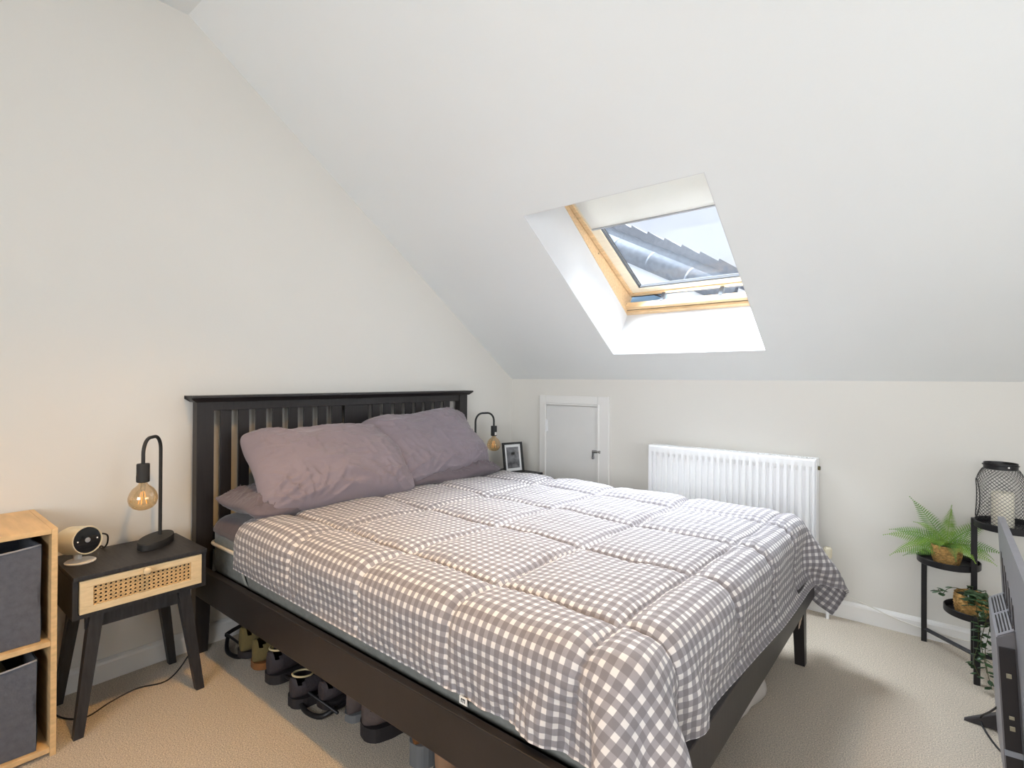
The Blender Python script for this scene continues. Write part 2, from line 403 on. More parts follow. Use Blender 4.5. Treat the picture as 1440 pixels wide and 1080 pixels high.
def strip(h0, h1, y0, y1, m, name, s0=-3.0, s1=None, bulge=0):
    s1 = LEN+.35 if s1 is None else s1
    q = NB(); pts = [rp(s0, h0), rp(s1, h0), rp(s1, h1), rp(s0, h1)]
    prism(q, [(p.x, p.z) for p in pts], 1, y0, y1); return obj(name, q, m, nb)
# half-round verge gutter below, fascia, then overlapping tiles
g = NB(); tube(g, [rp(-3, -.16)-Vector((0, HY, 0)), rp(LEN+.3, -.16)-Vector((0, HY, 0))], .17, 14); obj('verge_roll', g, LEADG, nb, True)
for k in range(4):
    gk2 = NB(); s = -.2+k*.75; tube(gk2, [rp(s, -.16)-Vector((0, HY, 0)), rp(s+.05, -.16)-Vector((0, HY, 0))], .1715, 14); obj('verge_collar', gk2, LEADG, nb, True)
strip(-.02, .12, .0, .3, LEADG, 'fascia')
tl = NB(); tp = .34
for row in range(3):
    h0 = .12+row*.02
    for k in range(-9, 12):
        s = k*tp+row*.0
        if s > LEN+.2: break
        t0 = .12; hh = .26+.0
        pts = [rp(s, t0), rp(s+tp*1.0, t0), rp(s+tp*1.0, hh-.02), rp(s, hh+.02)]
        if row == 0: prism(tl, [(p.x, p.z) for p in pts], 1, -.02, .8)
obj('roof_tiles', tl, SLATE, nb)

# ------------------------------------------------------------ radiator
RX0, RX1, RZ0, RZ1, RY = 1.119, 1.988, .165, .765, -.103
ra = empty('radiator', ((RX0+RX1)/2, -.06, 0), label='white ribbed panel radiator on the back wall behind the bed foot', cat='radiator')
OR = ra.location
p = NB(); nx = 26*10; rows = []
zs = [RZ0, RZ0+.035, RZ0+.05, RZ0+.062, RZ0+.3, RZ1-.062, RZ1-.050, RZ1-.035, RZ1-.006, RZ1]
for z in zs:
    row = []
    fz = 0 if (z < RZ0+.04 or z > RZ1-.04) else (.5 if (z < RZ0+.055 or z > RZ1-.055) else 1)
    for i in range(nx+1):
        x = RX0+.006+(RX1-RX0-.012)*i/nx; ph = (i/10) % 1
        inside = 5 <= i <= nx-5
        prf = max(0, min(1, (.5+1.5*math.cos(2*math.pi*(ph))))) if inside else 1
        y = RY+.013*(1-prf)*fz
        if z == RZ1: y += .006
        row.append((x-OR.x, y-OR.y, z))
    rows.append(row)
grid(p, rows); 
front = obj('front_panel', p, WMETAL, ra, True, auto=40)
bk = NB(); box(bk, L((RX0+.004, RY+.012, RZ0+.01), OR), L((RX1-.004, -.03, RZ1-.012), OR), .003); obj('core', bk, WMETAL, ra)
for xa in (RX0, RX1-.005): obj('side_panel', box(NB(), L((xa, RY+.002, RZ0+.01), OR), L((xa+.005, -.03, RZ1), OR), .001), WMETAL, ra)
gr = NB(); 
box(gr, L((RX0, RY+.004, RZ1-.004), OR), L((RX1, RY+.016, RZ1+.003), OR), .001); box(gr, L((RX0, -.042, RZ1-.004), OR), L((RX1, -.03, RZ1+.003), OR), .001)
for k in range(70):
    x = RX0+.002+(RX1-RX0-.008)*k/69; box(gr, L((x, RY+.014, RZ1-.004), OR), L((x+.005, -.04, RZ1+.002), OR))
obj('top_grille', gr, WMETAL, ra)
bp = NB(); bmesh.ops.create_cone(bp, cap_ends=True, segments=12, radius1=.010, radius2=.010, depth=.012)
xform(bp, Matrix.Translation(L((RX1+.004, -.055, RZ1-.045), OR)) @ Matrix.Rotation(R(90), 4, 'Y')); obj('bleed_valve', bp, mat('dark_brass', srgb(96, 88, 60), .4, metal=.7), ra)
va = empty('radiator_valve', (2.032, -.07, 0), label='cream thermostatic valve beside the lower right corner of the radiator', cat='valve')
v = NB(); lathe(v, [(0, .345), (.013, .345), (.0165, .338), (.0175, .300), (.015, .292), (.010, .288), (.010, .262), (.0, .262)], 20)
for k in range(10):
    q = 2*math.pi*k/10; box(v, (.0165*math.cos(q)-.002, .0165*math.sin(q)-.002, .300), (.0165*math.cos(q)+.002, .0165*math.sin(q)+.002, .338))
obj('valve_head', v, CREAMP, va, True, auto=40)
v = NB(); tube(v, [(0, 0, .262), (0, 0, 0)], .0075, 10); tube(v, [(0, 0, .235), (-.045, 0, .235)], .009, 10); lathe(v, [(0, .22), (.012, .22), (.012, .26), (0, .26)], 8)
obj('pipe', v, WMETAL, va, True, auto=40)

# ------------------------------------------------------------ bed frame
bed = empty('bed_frame', (1.05, -1.345, 0), label='dark wooden king-size bed frame with a slatted headboard', cat='bed')
OB = bed.location
def bpart(name, bm, m=ESPR, **k):
    for v in bm.verts: v.co -= OB
    return obj(name, bm, m, bed, **k)
HX0, HX1 = .022, .068
for y0, y1, sgn in ((-2.150, -2.083, 1), (-.610, -.543, -1)):
    # post tapers to its foot
    t = .018
    ya, yb = (y0+(0 if sgn > 0 else t), y1-(t if sgn > 0 else 0))
    q = hexa(NB(), [(HX0, ya, 0), (HX1, ya, 0), (HX1, yb, 0), (HX0, yb, 0)], [(HX0, y0, .42), (HX1, y0, .42), (HX1, y1, .42), (HX0, y1, .42)])
    box(q, (HX0, y0, .42), (HX1, y1, 1.048), .002); bpart('post', q)
cp = NB(); YA, YB = -2.178, -.515
pf = [(.010, 1.073), (.094, 1.073), (.096, 1.064), (.086, 1.060), (.076, 1.046), (.014, 1.046), (.008, 1.060)]
A = [cp.verts.new((x, YA+(.0 if z > 1.055 else .02), z)) for x, z in pf]; B = [cp.verts.new((x, YB-(.0 if z > 1.055 else .02), z)) for x, z in pf]
cp.faces.new(A[::-1]); cp.faces.new(B)
for i in range(len(pf)): j = (i+1) % len(pf); cp.faces.new((A[i], A[j], B[j], B[i]))
bpart('cap_rail', cp)
bpart('top_rail', box(NB(), (.028, -2.083, 1.008), (.062, -.610, 1.046), .002))
bpart('bottom_rail', box(NB(), (.028, -2.083, .42), (.062, -.610, .50), .002))
gaps = [(-2.080, -2.051)]+[(-2.006+.0768*k, -1.976+.0768*k) for k in range(7)]+[(-1.459, -1.440), (-1.295, -1.270)]+[(-1.220+.0757*k, -1.193+.0757*k) for k in range(7)]+[(-.686, -.662)]
edges = []
for (a0, a1), (b0, b1) in zip(gaps, gaps[1:]): edges.append((a1, b0))
edges.append((-.662, -.612)) if False else None
for y0, y1 in edges:
    wide = (y1-y0) > .1
    bpart('centre_panel' if wide else 'slat', box(NB(), (.045, y0, .50), (.054, y1, 1.009), .0015))
for ys, s in ((-2.150, 1), (-.540, -1)):
    q = NB(); y0, y1 = (ys, ys+.026) if s > 0 else (ys-.026, ys)
    box(q, (.068, y0, .245), (2.03, y1, .367), .003); bpart('side_rail', q)
    q = NB(); ya, yb = (y1, y1+.012) if s > 0 else (y0-.012, y0)
    box(q, (.07, ya, .25), (2.03, yb, .335)); bpart('rail_ledge', q)
bpart('foot_rail', box(NB(), (2.031, -2.145, .262), (2.057, -.555, .372), .003))
for y0, y1 in ((-.633, -.590), (-2.12, -2.077)):
    q = hexa(NB(), [(2.000, y0+.004, 0), (2.036, y0+.004, 0), (2.036, y1, 0), (2.000, y1, 0)], [(1.985, y0-.004, .34), (2.0305, y0-.004, .34), (2.0305, y1+.01, .34), (1.985, y1+.01, .34)])
    bpart('leg', q)
bpart('slat_base', box(NB(), (.08, -2.12, .312), (2.02, -.57, .332)))
bpart('centre_beam', box(NB(), (.07, -1.37, .255), (2.03, -1.32, .311)))
tl = NB(); grid(tl, [[(2.04-.003*j+.002*math.sin(i+j), -.640+.0*i-.006+.018*math.sin(j*.4)*0+(-.03+.006*i), .27-.018*j+(.006 if (i+j) % 2 else 0)*(j > 4)) for j in range(7)] for i in range(6)])
q = bpart('torn_label', tl, mat('kraft_label', srgb(196, 178, 158), .8)); q['label'] = 'torn pale paper label'

# ------------------------------------------------------------ mattress and fitted sheet
def rbox(bm, lo, hi, r, n=6, seg=40, ripple=0, zr=None):
    """rounded slab: rounded-rectangle footprint with rounded top/bottom edges"""
    zr = zr or r; cx, cy = (lo[0]+hi[0])/2, (lo[1]+hi[1])/2; hx, hy = (hi[0]-lo[0])/2, (hi[1]-lo[1])/2
    prof = []
    for k in range(n+1):
        q = math.pi/2*k/n; prof.append((zr*(1-math.sin(q)), lo[2]+zr*(1-math.cos(q))))
    prof = [(zr*(1-math.sin(math.pi/2*k/n)), lo[2]+zr*(1-math.cos(math.pi/2*k/n))) for k in range(n+1)]+[(zr*(1-math.cos(math.pi/2*k/n)), hi[2]-zr*(1-math.sin(math.pi/2*k/n))) for k in range(n+1)]
    rows = []
    def foot(ins):
        pts = []; rr = max(r-ins*.3, .01)
        for qd in range(4):
            sx, sy = ((1, 1), (-1, 1), (-1, -1), (1, -1))[qd]
            for k in range(7):
                a = math.pi/2*(qd+k/6); pts.append((cx+sx*(hx-ins-rr)+rr*math.cos(a), cy+sy*(hy-ins-rr)+rr*math.sin(a)))
            # subdivide the long edges
            nsx, nsy = ((-1, 1), (-1, -1), (1, -1), (1, 1))[qd]; a = math.pi/2*(qd+1)
            p0 = pts[-1]; p1 = (cx+nsx*(hx-ins-rr)+rr*math.cos(a), cy+nsy*(hy-ins-rr)+rr*math.sin(a))
            for k in range(1, seg): pts.append((p0[0]+(p1[0]-p0[0])*k/seg, p0[1]+(p1[1]-p0[1])*k/seg))
        return pts
    for ins, z in prof:
        f = foot(ins); rows.append([Vector((x+(ripple*math.sin(i*1.3)*math.sin(z*40) if ripple else 0), y+(ripple*math.cos(i*1.7)*math.sin(z*37+i*.2) if ripple else 0), z)) for i, (x, y) in enumerate(f)])
    n_ = len(rows[0]); V = [[bm.verts.new(p) for p in r_] for r_ in rows]
    for A, B in zip(V, V[1:]):
        for k in range(n_): bm.faces.new((A[k], A[(k+1) % n_], B[(k+1) % n_], B[k]))
    bm.faces.new(V[0][::-1]); bm.faces.new(V[-1]); return bm
mt = empty('mattress', (1.05, -1.345, .333), label='thick grey mattress with cream piping resting in the dark bed frame', cat='mattress')
OM = mt.location
def mpart(name, bm, m, **k):
    for v in bm.verts: v.co -= OM
    return obj(name, bm, m, mt, **k)
mpart('mattress_body', rbox(NB(), (.085, -2.100, .333), (2.012, -.585, .560), .05, zr=.03), MATTR, smooth=True, auto=60)
def rrpath(lo, hi, r, z, o=0):
    pts = []
    cx, cy = (lo[0]+hi[0])/2, (lo[1]+hi[1])/2; hx, hy = (hi[0]-lo[0])/2+o, (hi[1]-lo[1])/2+o
    for qd in range(4):
        sx, sy = ((1, 1), (-1, 1), (-1, -1), (1, -1))[qd]
        for k in range(7): a = math.pi/2*(qd+k/6); pts.append((cx+sx*(hx-r)+r*math.cos(a), cy+sy*(hy-r)+r*math.sin(a), z))
    return pts
mpart('piping', tube(NB(), rrpath((.085, -2.102), (2.014, -.583), .05, .462, .004), .007, 8, closed=True), PIPE, smooth=True)
for k in range(2):
    x = .36+k*1.2; hs = NB()
    grid(hs, [[(x+.012*i+.05*(1-j/6)*(1 if k == 0 else 0), -2.1035-.006*math.sin(math.pi*j/6), .36+.10*j/6) for j in range(7)] for i in range(3)])
    q = mpart('handle_strap', hs, mat('pale_webbing', srgb(176, 178, 170), .8)); q['label'] = 'pale webbing handle'
sheet = obj('fitted_sheet', rbox(NB(), (.078, -2.107, .470), (2.020, -.574, .574), .06, ripple=.0012, zr=.06), SHEET, smooth=True, auto=70)
tag(sheet, 'dark mauve fitted sheet over the top of the mattress', 'sheet')

# ------------------------------------------------------------ duvet: draped by a small cloth solver, then quilted
def drape(NU=67, NV=67, LU=1.865, LV=1.965, steps=200, iters=13):
    hu, hv = LU/(NU-1), LV/(NV-1)
    U, V = np.meshgrid(np.linspace(0, LU, NU), np.linspace(0, LV, NV), indexing='ij')
    a = R(1.7); P = np.stack([.350+U*math.cos(a)+(V-.345)*math.sin(a), -1.925+(V-.345)*math.cos(a)+.006*np.sin(U*5)-U*math.sin(a)*.3, np.full_like(U, .66)], -1)
    P[..., 2] += .004*np.sin(7*U+3*V)+.004*np.sin(11*V-5*U+1)
    C = []
    def con(du, dv, k):
        d = math.hypot(du*hu, dv*hv)
        for par in range(2):
            I = np.arange(0, NU-abs(du)); J = np.arange(0, NV-abs(dv))
            if dv < 0: J = J+abs(dv)
            ii, jj = np.meshgrid(I, J, indexing='ij'); m = ((ii//du if du else jj//dv) % 2) == par
            i = ii[m]; j = jj[m]; C.append((i*NV+j, (i+du)*NV+j+dv, d, k, max(abs(du), abs(dv)) > 1))
    for q in ((1, 0, 1), (0, 1, 1), (1, 1, .5), (1, -1, .5), (2, 0, .22), (0, 2, .22), (4, 0, .04), (0, 4, .04)): con(*q)
    boxes = [(np.array([.03, -2.118, 0.]), np.array([2.035, -.557, .594]), .075), (np.array([.05, -2.168, .24]), np.array([2.076, -.515, .372]), .01)]
    P = P.reshape(-1, 3); Vl = np.zeros_like(P); G = np.array([0, 0, -4.5]); dt = 1/60
    for st in range(steps):
        Vl += (G if st < steps-70 else 2.2*G)*dt; Vl *= .965; Q = P.copy(); P = P+Vl*dt
        for it in range(iters):
            for i, j, d, k, bend in C:
                D = P[j]-P[i]; n = np.sqrt((D*D).sum(1)); w_ = k*.5*(n-d)/np.maximum(n, 1e-9)
                if bend: w_ = np.minimum(w_, 0)
                D *= w_[:, None]; P[i] += D; P[j] -= D
            for lo, hi, r in boxes:
                c = (lo+hi)/2; e_ = (hi-lo)/2-r; q = P-c; s = np.sign(q); s[s == 0] = 1; aq = np.abs(q)-e_
                out = np.maximum(aq, 0); n = np.linalg.norm(out, axis=1); ins = aq.max(1) < 0; m = (~ins) & (n < r)
                if m.any():
                    nn = out[m]/np.maximum(n[m], 1e-9)[:, None]*s[m]; P[m] += nn*(r-n[m])[:, None]
                    dp = P[m]-Q[m]; tn = (dp*nn).sum(1)[:, None]*nn; P[m] -= (dp-tn)*.8
                if ins.any():
                    ix = np.where(ins)[0]; kk = np.argmax(aq[ins], 1); P[ix, kk] = c[kk]+s[ix, kk]*(e_[kk]+r)
            P[:, 2] = np.maximum(P[:, 2], .014)
        Vl = (P-Q)/dt
    return P.reshape(NU, NV, 3), LU, LV
def upsample(P, f):
    def one(A, f):
        n = A.shape[0]; E = np.concatenate([2*A[:1]-A[1:2], A, 2*A[-1:]-A[-2:-1]]); t = np.arange(0, (n-1)*f+1)/f
        i = np.minimum(t.astype(int), n-2); u = (t-i).reshape(-1, *([1]*(A.ndim-1))); p0, p1, p2, p3 = E[i], E[i+1], E[i+2], E[i+3]
        return .5*(2*p1+(p2-p0)*u+(2*p0-5*p1+4*p2-p3)*u*u+(3*p1-p0-3*p2+p3)*u**3)
    B = one(P, f); return one(B.transpose(1, 0, 2), f).transpose(1, 0, 2)
P, LU, LV = drape()
P = upsample(P, 6); nu, nv = P.shape[:2]
du = np.gradient(P, axis=0); dv = np.gradient(P, axis=1); Nn = np.cross(du, dv); Nn /= np.maximum(np.linalg.norm(Nn, axis=-1, keepdims=True), 1e-9)
for _ in range(3): Nn[1:-1, 1:-1] = (Nn[1:-1, 1:-1]*2+Nn[2:, 1:-1]+Nn[:-2, 1:-1]+Nn[1:-1, 2:]+Nn[1:-1, :-2])/6
if Nn[nu//2, nv//2, 2] < 0: Nn = -Nn
U, V = np.meshgrid(np.linspace(0, LU, nu), np.linspace(0, LV, nv), indexing='ij')
rng = np.random.RandomState(3)
def vnoise(x, y, sc, seed):
    r = np.random.RandomState(seed).rand(64, 64); x = x*sc+100; y = y*sc+100; i = np.floor(x).astype(int); j = np.floor(y).astype(int)
    fx = x-i; fy = y-j; fx = fx*fx*(3-2*fx); fy = fy*fy*(3-2*fy); g = lambda a, b: r[a % 64, b % 64]
    return (g(i, j)*(1-fx)+g(i+1, j)*fx)*(1-fy)+(g(i, j+1)*(1-fx)+g(i+1, j+1)*fx)*fy-.5
SU = np.array([0, .42, .80, 1.18, 1.55, LU]); SV = np.array([0, .345, .75, 1.11, 1.465, LV])
wob = .010*vnoise(U, V, 6, 1); wob2 = .010*vnoise(U, V, 6, 2)
du_ = np.abs((U+wob)[..., None]-SU).min(-1); dv_ = np.abs((V+wob2)[..., None]-SV).min(-1)          # distance to the seams
puff = .021*(1-np.exp(-du_/.022))*(1-np.exp(-dv_/.022))-.004*np.exp(-(np.minimum(du_, dv_)/.006)**2)
wv = .0042*np.sin(2*np.pi*(U+.25*V+.03*vnoise(U, V, 9, 5))/.026)*np.exp(-dv_/.034)*(.2+1.2*np.abs(vnoise(U, V, 5, 6)*2))
wu = .0042*np.sin(2*np.pi*(V+.25*U+.03*vnoise(U, V, 9, 7))/.026)*np.exp(-du_/.034)*(.2+1.2*np.abs(vnoise(U, V, 5, 8)*2))
ends = np.minimum(np.minimum(U, LU-U), np.minimum(V, LV-V)); edge = 1-np.exp(-ends/.02)
crease = np.abs(vnoise(U, V*.5, 14, 9))*.006+np.abs(vnoise(U*.6+V*.8, V-U*.4, 11, 10))*.006
big = .014*vnoise(U, V, 4.5, 11)+.006*vnoise(U, V, 16, 12)
side_ = np.clip((P[..., 2]-.42)/.16, .45, 1); Dp = (puff*side_*edge+wv+wu+big*edge+crease-.004)
Dp *= np.minimum(1, .25+ends/.03); P0 = P.copy(); P = P+Nn*Dp[..., None]
Q = P0-Nn*.014; Q[..., 2] = np.maximum(Q[..., 2], .004)
me = bpy.data.meshes.new('duvet'); n1 = nu*nv
verts = np.concatenate([P.reshape(-1, 3), Q[::3, ::3].reshape(-1, 3)])
idx = np.arange(n1).reshape(nu, nv); f1 = np.stack([idx[:-1, :-1], idx[1:, :-1], idx[1:, 1:], idx[:-1, 1:]], -1).reshape(-1, 4)
n3u, n3v = Q[::3, ::3].shape[:2]; ib = n1+np.arange(n3u*n3v).reshape(n3u, n3v); f2_ = np.stack([ib[:-1, :-1], ib[:-1, 1:], ib[1:, 1:], ib[1:, :-1]], -1).reshape(-1, 4)
faces = [tuple(x) for x in f1.tolist()]+[tuple(x) for x in f2_.tolist()]
uvs = np.concatenate([np.stack([U, V], -1).reshape(-1, 2), np.stack([U, V], -1)[::3, ::3].reshape(-1, 2)])
nmain = len(faces)
for T, Bt in ((idx[:, 0][::3], ib[:, 0]), (idx[:, -1][::3], ib[:, -1]), (idx[0, :][::3], ib[0, :]), (idx[-1, :][::3], ib[-1, :])):
    pass
def rim(top, bot):
    for k in range(len(bot)-1):
        t = top[3*k:3*k+4]; faces.append((int(t[0]), int(t[1]), int(t[2]), int(t[3]), int(bot[k+1]), int(bot[k])))
rim(idx[:, 0], ib[:, 0]); rim(idx[:, -1][:], ib[:, -1]); rim(idx[0, :], ib[0, :]); rim(idx[-1, :], ib[-1, :])
me.from_pydata(verts.tolist(), [], faces); me.validate(); me.update()
uvl = me.uv_layers.new(name='cloth'); li = np.zeros(len(me.loops), int); me.loops.foreach_get('vertex_index', li)
uvl.data.foreach_set('uv', uvs[li].ravel()); me.polygons.foreach_set('use_smooth', [True]*len(me.polygons))
duvet = bpy.data.objects.new('duvet', me); COL.objects.link(duvet)
tag(duvet, 'quilted grey and white gingham duvet spread over the bed', 'duvet')
gm = bpy.data.materials.new('gingham_cotton'); gm.use_nodes = True; nt = gm.node_tree; b = nt.nodes['Principled BSDF']
b.inputs['Roughness'].default_value = .8; b.inputs['Specular IOR Level'].default_value = .2; b.inputs['Sheen Weight'].default_value = .15
uv = nt.nodes.new('ShaderNodeUVMap'); uv.uv_map = 'cloth'; sx = nt.nodes.new('ShaderNodeSeparateXYZ'); nt.links.new(uv.outputs[0], sx.inputs[0])
def node(op, *ins):
    n = nt.nodes.new('ShaderNodeMath'); n.operation = op
    for i, v in enumerate(ins):
        if isinstance(v, (int, float)): n.inputs[i].default_value = v
        else: nt.links.new(v, n.inputs[i])
    return n.outputs[0]
PER = .0256
def stripe(s):
    f = node('PINGPONG', node('DIVIDE', s, PER), .5)   # 0..0.5
    mr = nt.nodes.new('ShaderNodeMapRange'); mr.inputs[1].default_value = .205; mr.inputs[2].default_value = .235; nt.links.new(f, mr.inputs[0]); return mr.outputs[0]
su, sv = stripe(sx.outputs[0]), stripe(sx.outputs[1])
tot = node('ADD', su, sv); cr = nt.nodes.new('ShaderNodeValToRGB'); el = cr.color_ramp.elements
el[0].position = 0; el[0].color = srgb(218, 213, 209); el[1].position = 1; el[1].color = srgb(128, 123, 125)
e2 = el.new(.5); e2.color = srgb(152, 147, 149)
nt.links.new(node('MULTIPLY', tot, .5), cr.inputs[0]); nt.links.new(cr.outputs[0], b.inputs['Base Color'])
wv_ = nt.nodes.new('ShaderNodeTexNoise'); wv_.inputs['Scale'].default_value = 60; nt.links.new(uv.outputs[0], wv_.inputs['Vector'])
bpn = nt.nodes.new('ShaderNodeBump'); bpn.inputs['Strength'].default_value = .2; bpn.inputs['Distance'].default_value = .004
nt.links.new(wv_.outputs['Fac'], bpn.inputs['Height']); nt.links.new(bpn.outputs[0], b.inputs['Normal'])
me.materials.append(gm)

lv = P[int(nu*.665), 1]; LX, LY, LZ = lv[0]-1.6, lv[1]+2.1905-.012, lv[2]-.377
ct = obj('care_label', bx((1.588+LX, -2.190+LY, .362+LZ), (1.612+LX, -2.188+LY, .380+LZ)), WPLAST, duvet); ct['label'] = 'small white care label with a dark mark'
cm = NB(); box(cm, (1.594+LX, -2.1908+LY, .374+LZ), (1.607+LX, -2.1902+LY, .376+LZ))
for xx in (1.594, 1.5995, 1.605): box(cm, (xx+LX, -2.1908+LY, .367+LZ), (xx+.002+LX, -2.1902+LY, .374+LZ))
obj('label_mark', cm, MATTB, ct)
# ------------------------------------------------------------ pillows
def pillow(name, loc, W, H, T, ang, rz, rx, m, label, seed, cat='pillow', crumple=1.0):
    """W along local y, H along local x; ang = lean of the x axis upward"""
    n = 84; a, b_ = np.meshgrid(np.linspace(-1, 1, n+1), np.linspace(-1, 1, n+1), indexing='ij')
    x = a*(1-.10*(1-b_**2)*np.abs(a)**3)*(1-.05*np.abs(b_)**6)*(1-.09*np.abs(a*b_)**5); y = b_*(1-.06*(1-a**2)*np.abs(b_)**3)*(1-.04*np.abs(a)**6)*(1-.06*np.abs(a*b_)**5)
    th = ((1-np.abs(a)**3)*(1-np.abs(b_)**3.5)).clip(0)**.68*1.08
    lump = 1+.22*vnoise(a*1.3+seed, b_*1.5, 1.6, seed)+.12*vnoise(a*2+b_+seed, b_*1.2-a, 3.1, seed+9)
    rim_ = 1-np.minimum(1-np.abs(a), 1-np.abs(b_)); f = np.zeros_like(a)
    # creases fanning out of the corners
    for ca, cb, k, w_ in ((1, -1, 15, 1), (1, 1, 11, .8), (-1, -1, 10, .7), (-1, 1, 9, .6), (1, -.5, 13, .7), (1, .35, 12, .6)):
        dx, dy = a-ca, b_-cb; r_ = np.hypot(dx, dy); an = np.arctan2(dy, dx)
        f += w_*(1-np.abs(np.sin(an*k*.5+seed+3*vnoise(a, b_, 2.5, seed+3))))**3*np.exp(-((r_-.35)/.38)**2)
    rdg = (1-np.abs(vnoise(a*1.0+b_*.5, b_*2.2-a*.6, 3.0, seed+4))*4).clip(0)**3+.6*(1-np.abs(vnoise(a*1.5-b_, b_*1.4+a, 5.0, seed+6))*4).clip(0)**3
    disp = crumple*(.027*f+.010*rdg)*(1-a**8)*(1-b_**8)
    wav = .008*np.sin(6*b_+seed)*np.abs(a)+.006*np.sin(5*a+seed*2)*np.abs(b_)
    bm = NB()
    for s in (1, -1):
        z = s*(T/2*th*lump+disp*(1 if s > 0 else .5))+wav
        grid(bm, np.stack([x*H/2, y*W/2, z], -1).tolist())
    bmesh.ops.remove_doubles(bm, verts=bm.verts, dist=.0006)
    o = obj(name, bm, m, smooth=True)
    o.matrix_world = Matrix.Translation(loc) @ Matrix.Rotation(rz, 4, 'Z') @ Matrix.Rotation(rx, 4, 'X') @ Matrix.Rotation(ang, 4, 'Y')
    tag(o, label, cat, 'pillows against the headboard'); return o
pillow('pillow', (.270, -1.75, .635), .74, .38, .11, R(2), R(3), R(-1), PILLOWD, 'flat dark mauve pillow underneath the near front pillow', 3)
pillow('pillow', (.275, -.985, .632), .72, .40, .10, R(2), R(-2), R(0), PILLOWD, 'flat dark mauve pillow underneath the far front pillow', 5)
pillow('pillow', (.310, -1.665, .758), .77, .45, .21, R(44), R(-3), R(-1), PILLOW, 'plump mauve pillow leaning at the near side of the headboard', 7)
pillow('pillow', (.280, -1.055, .795), .78, .45, .17, R(48), R(3), R(3), PILLOW, 'mauve pillow leaning at the far side of the headboard', 12)

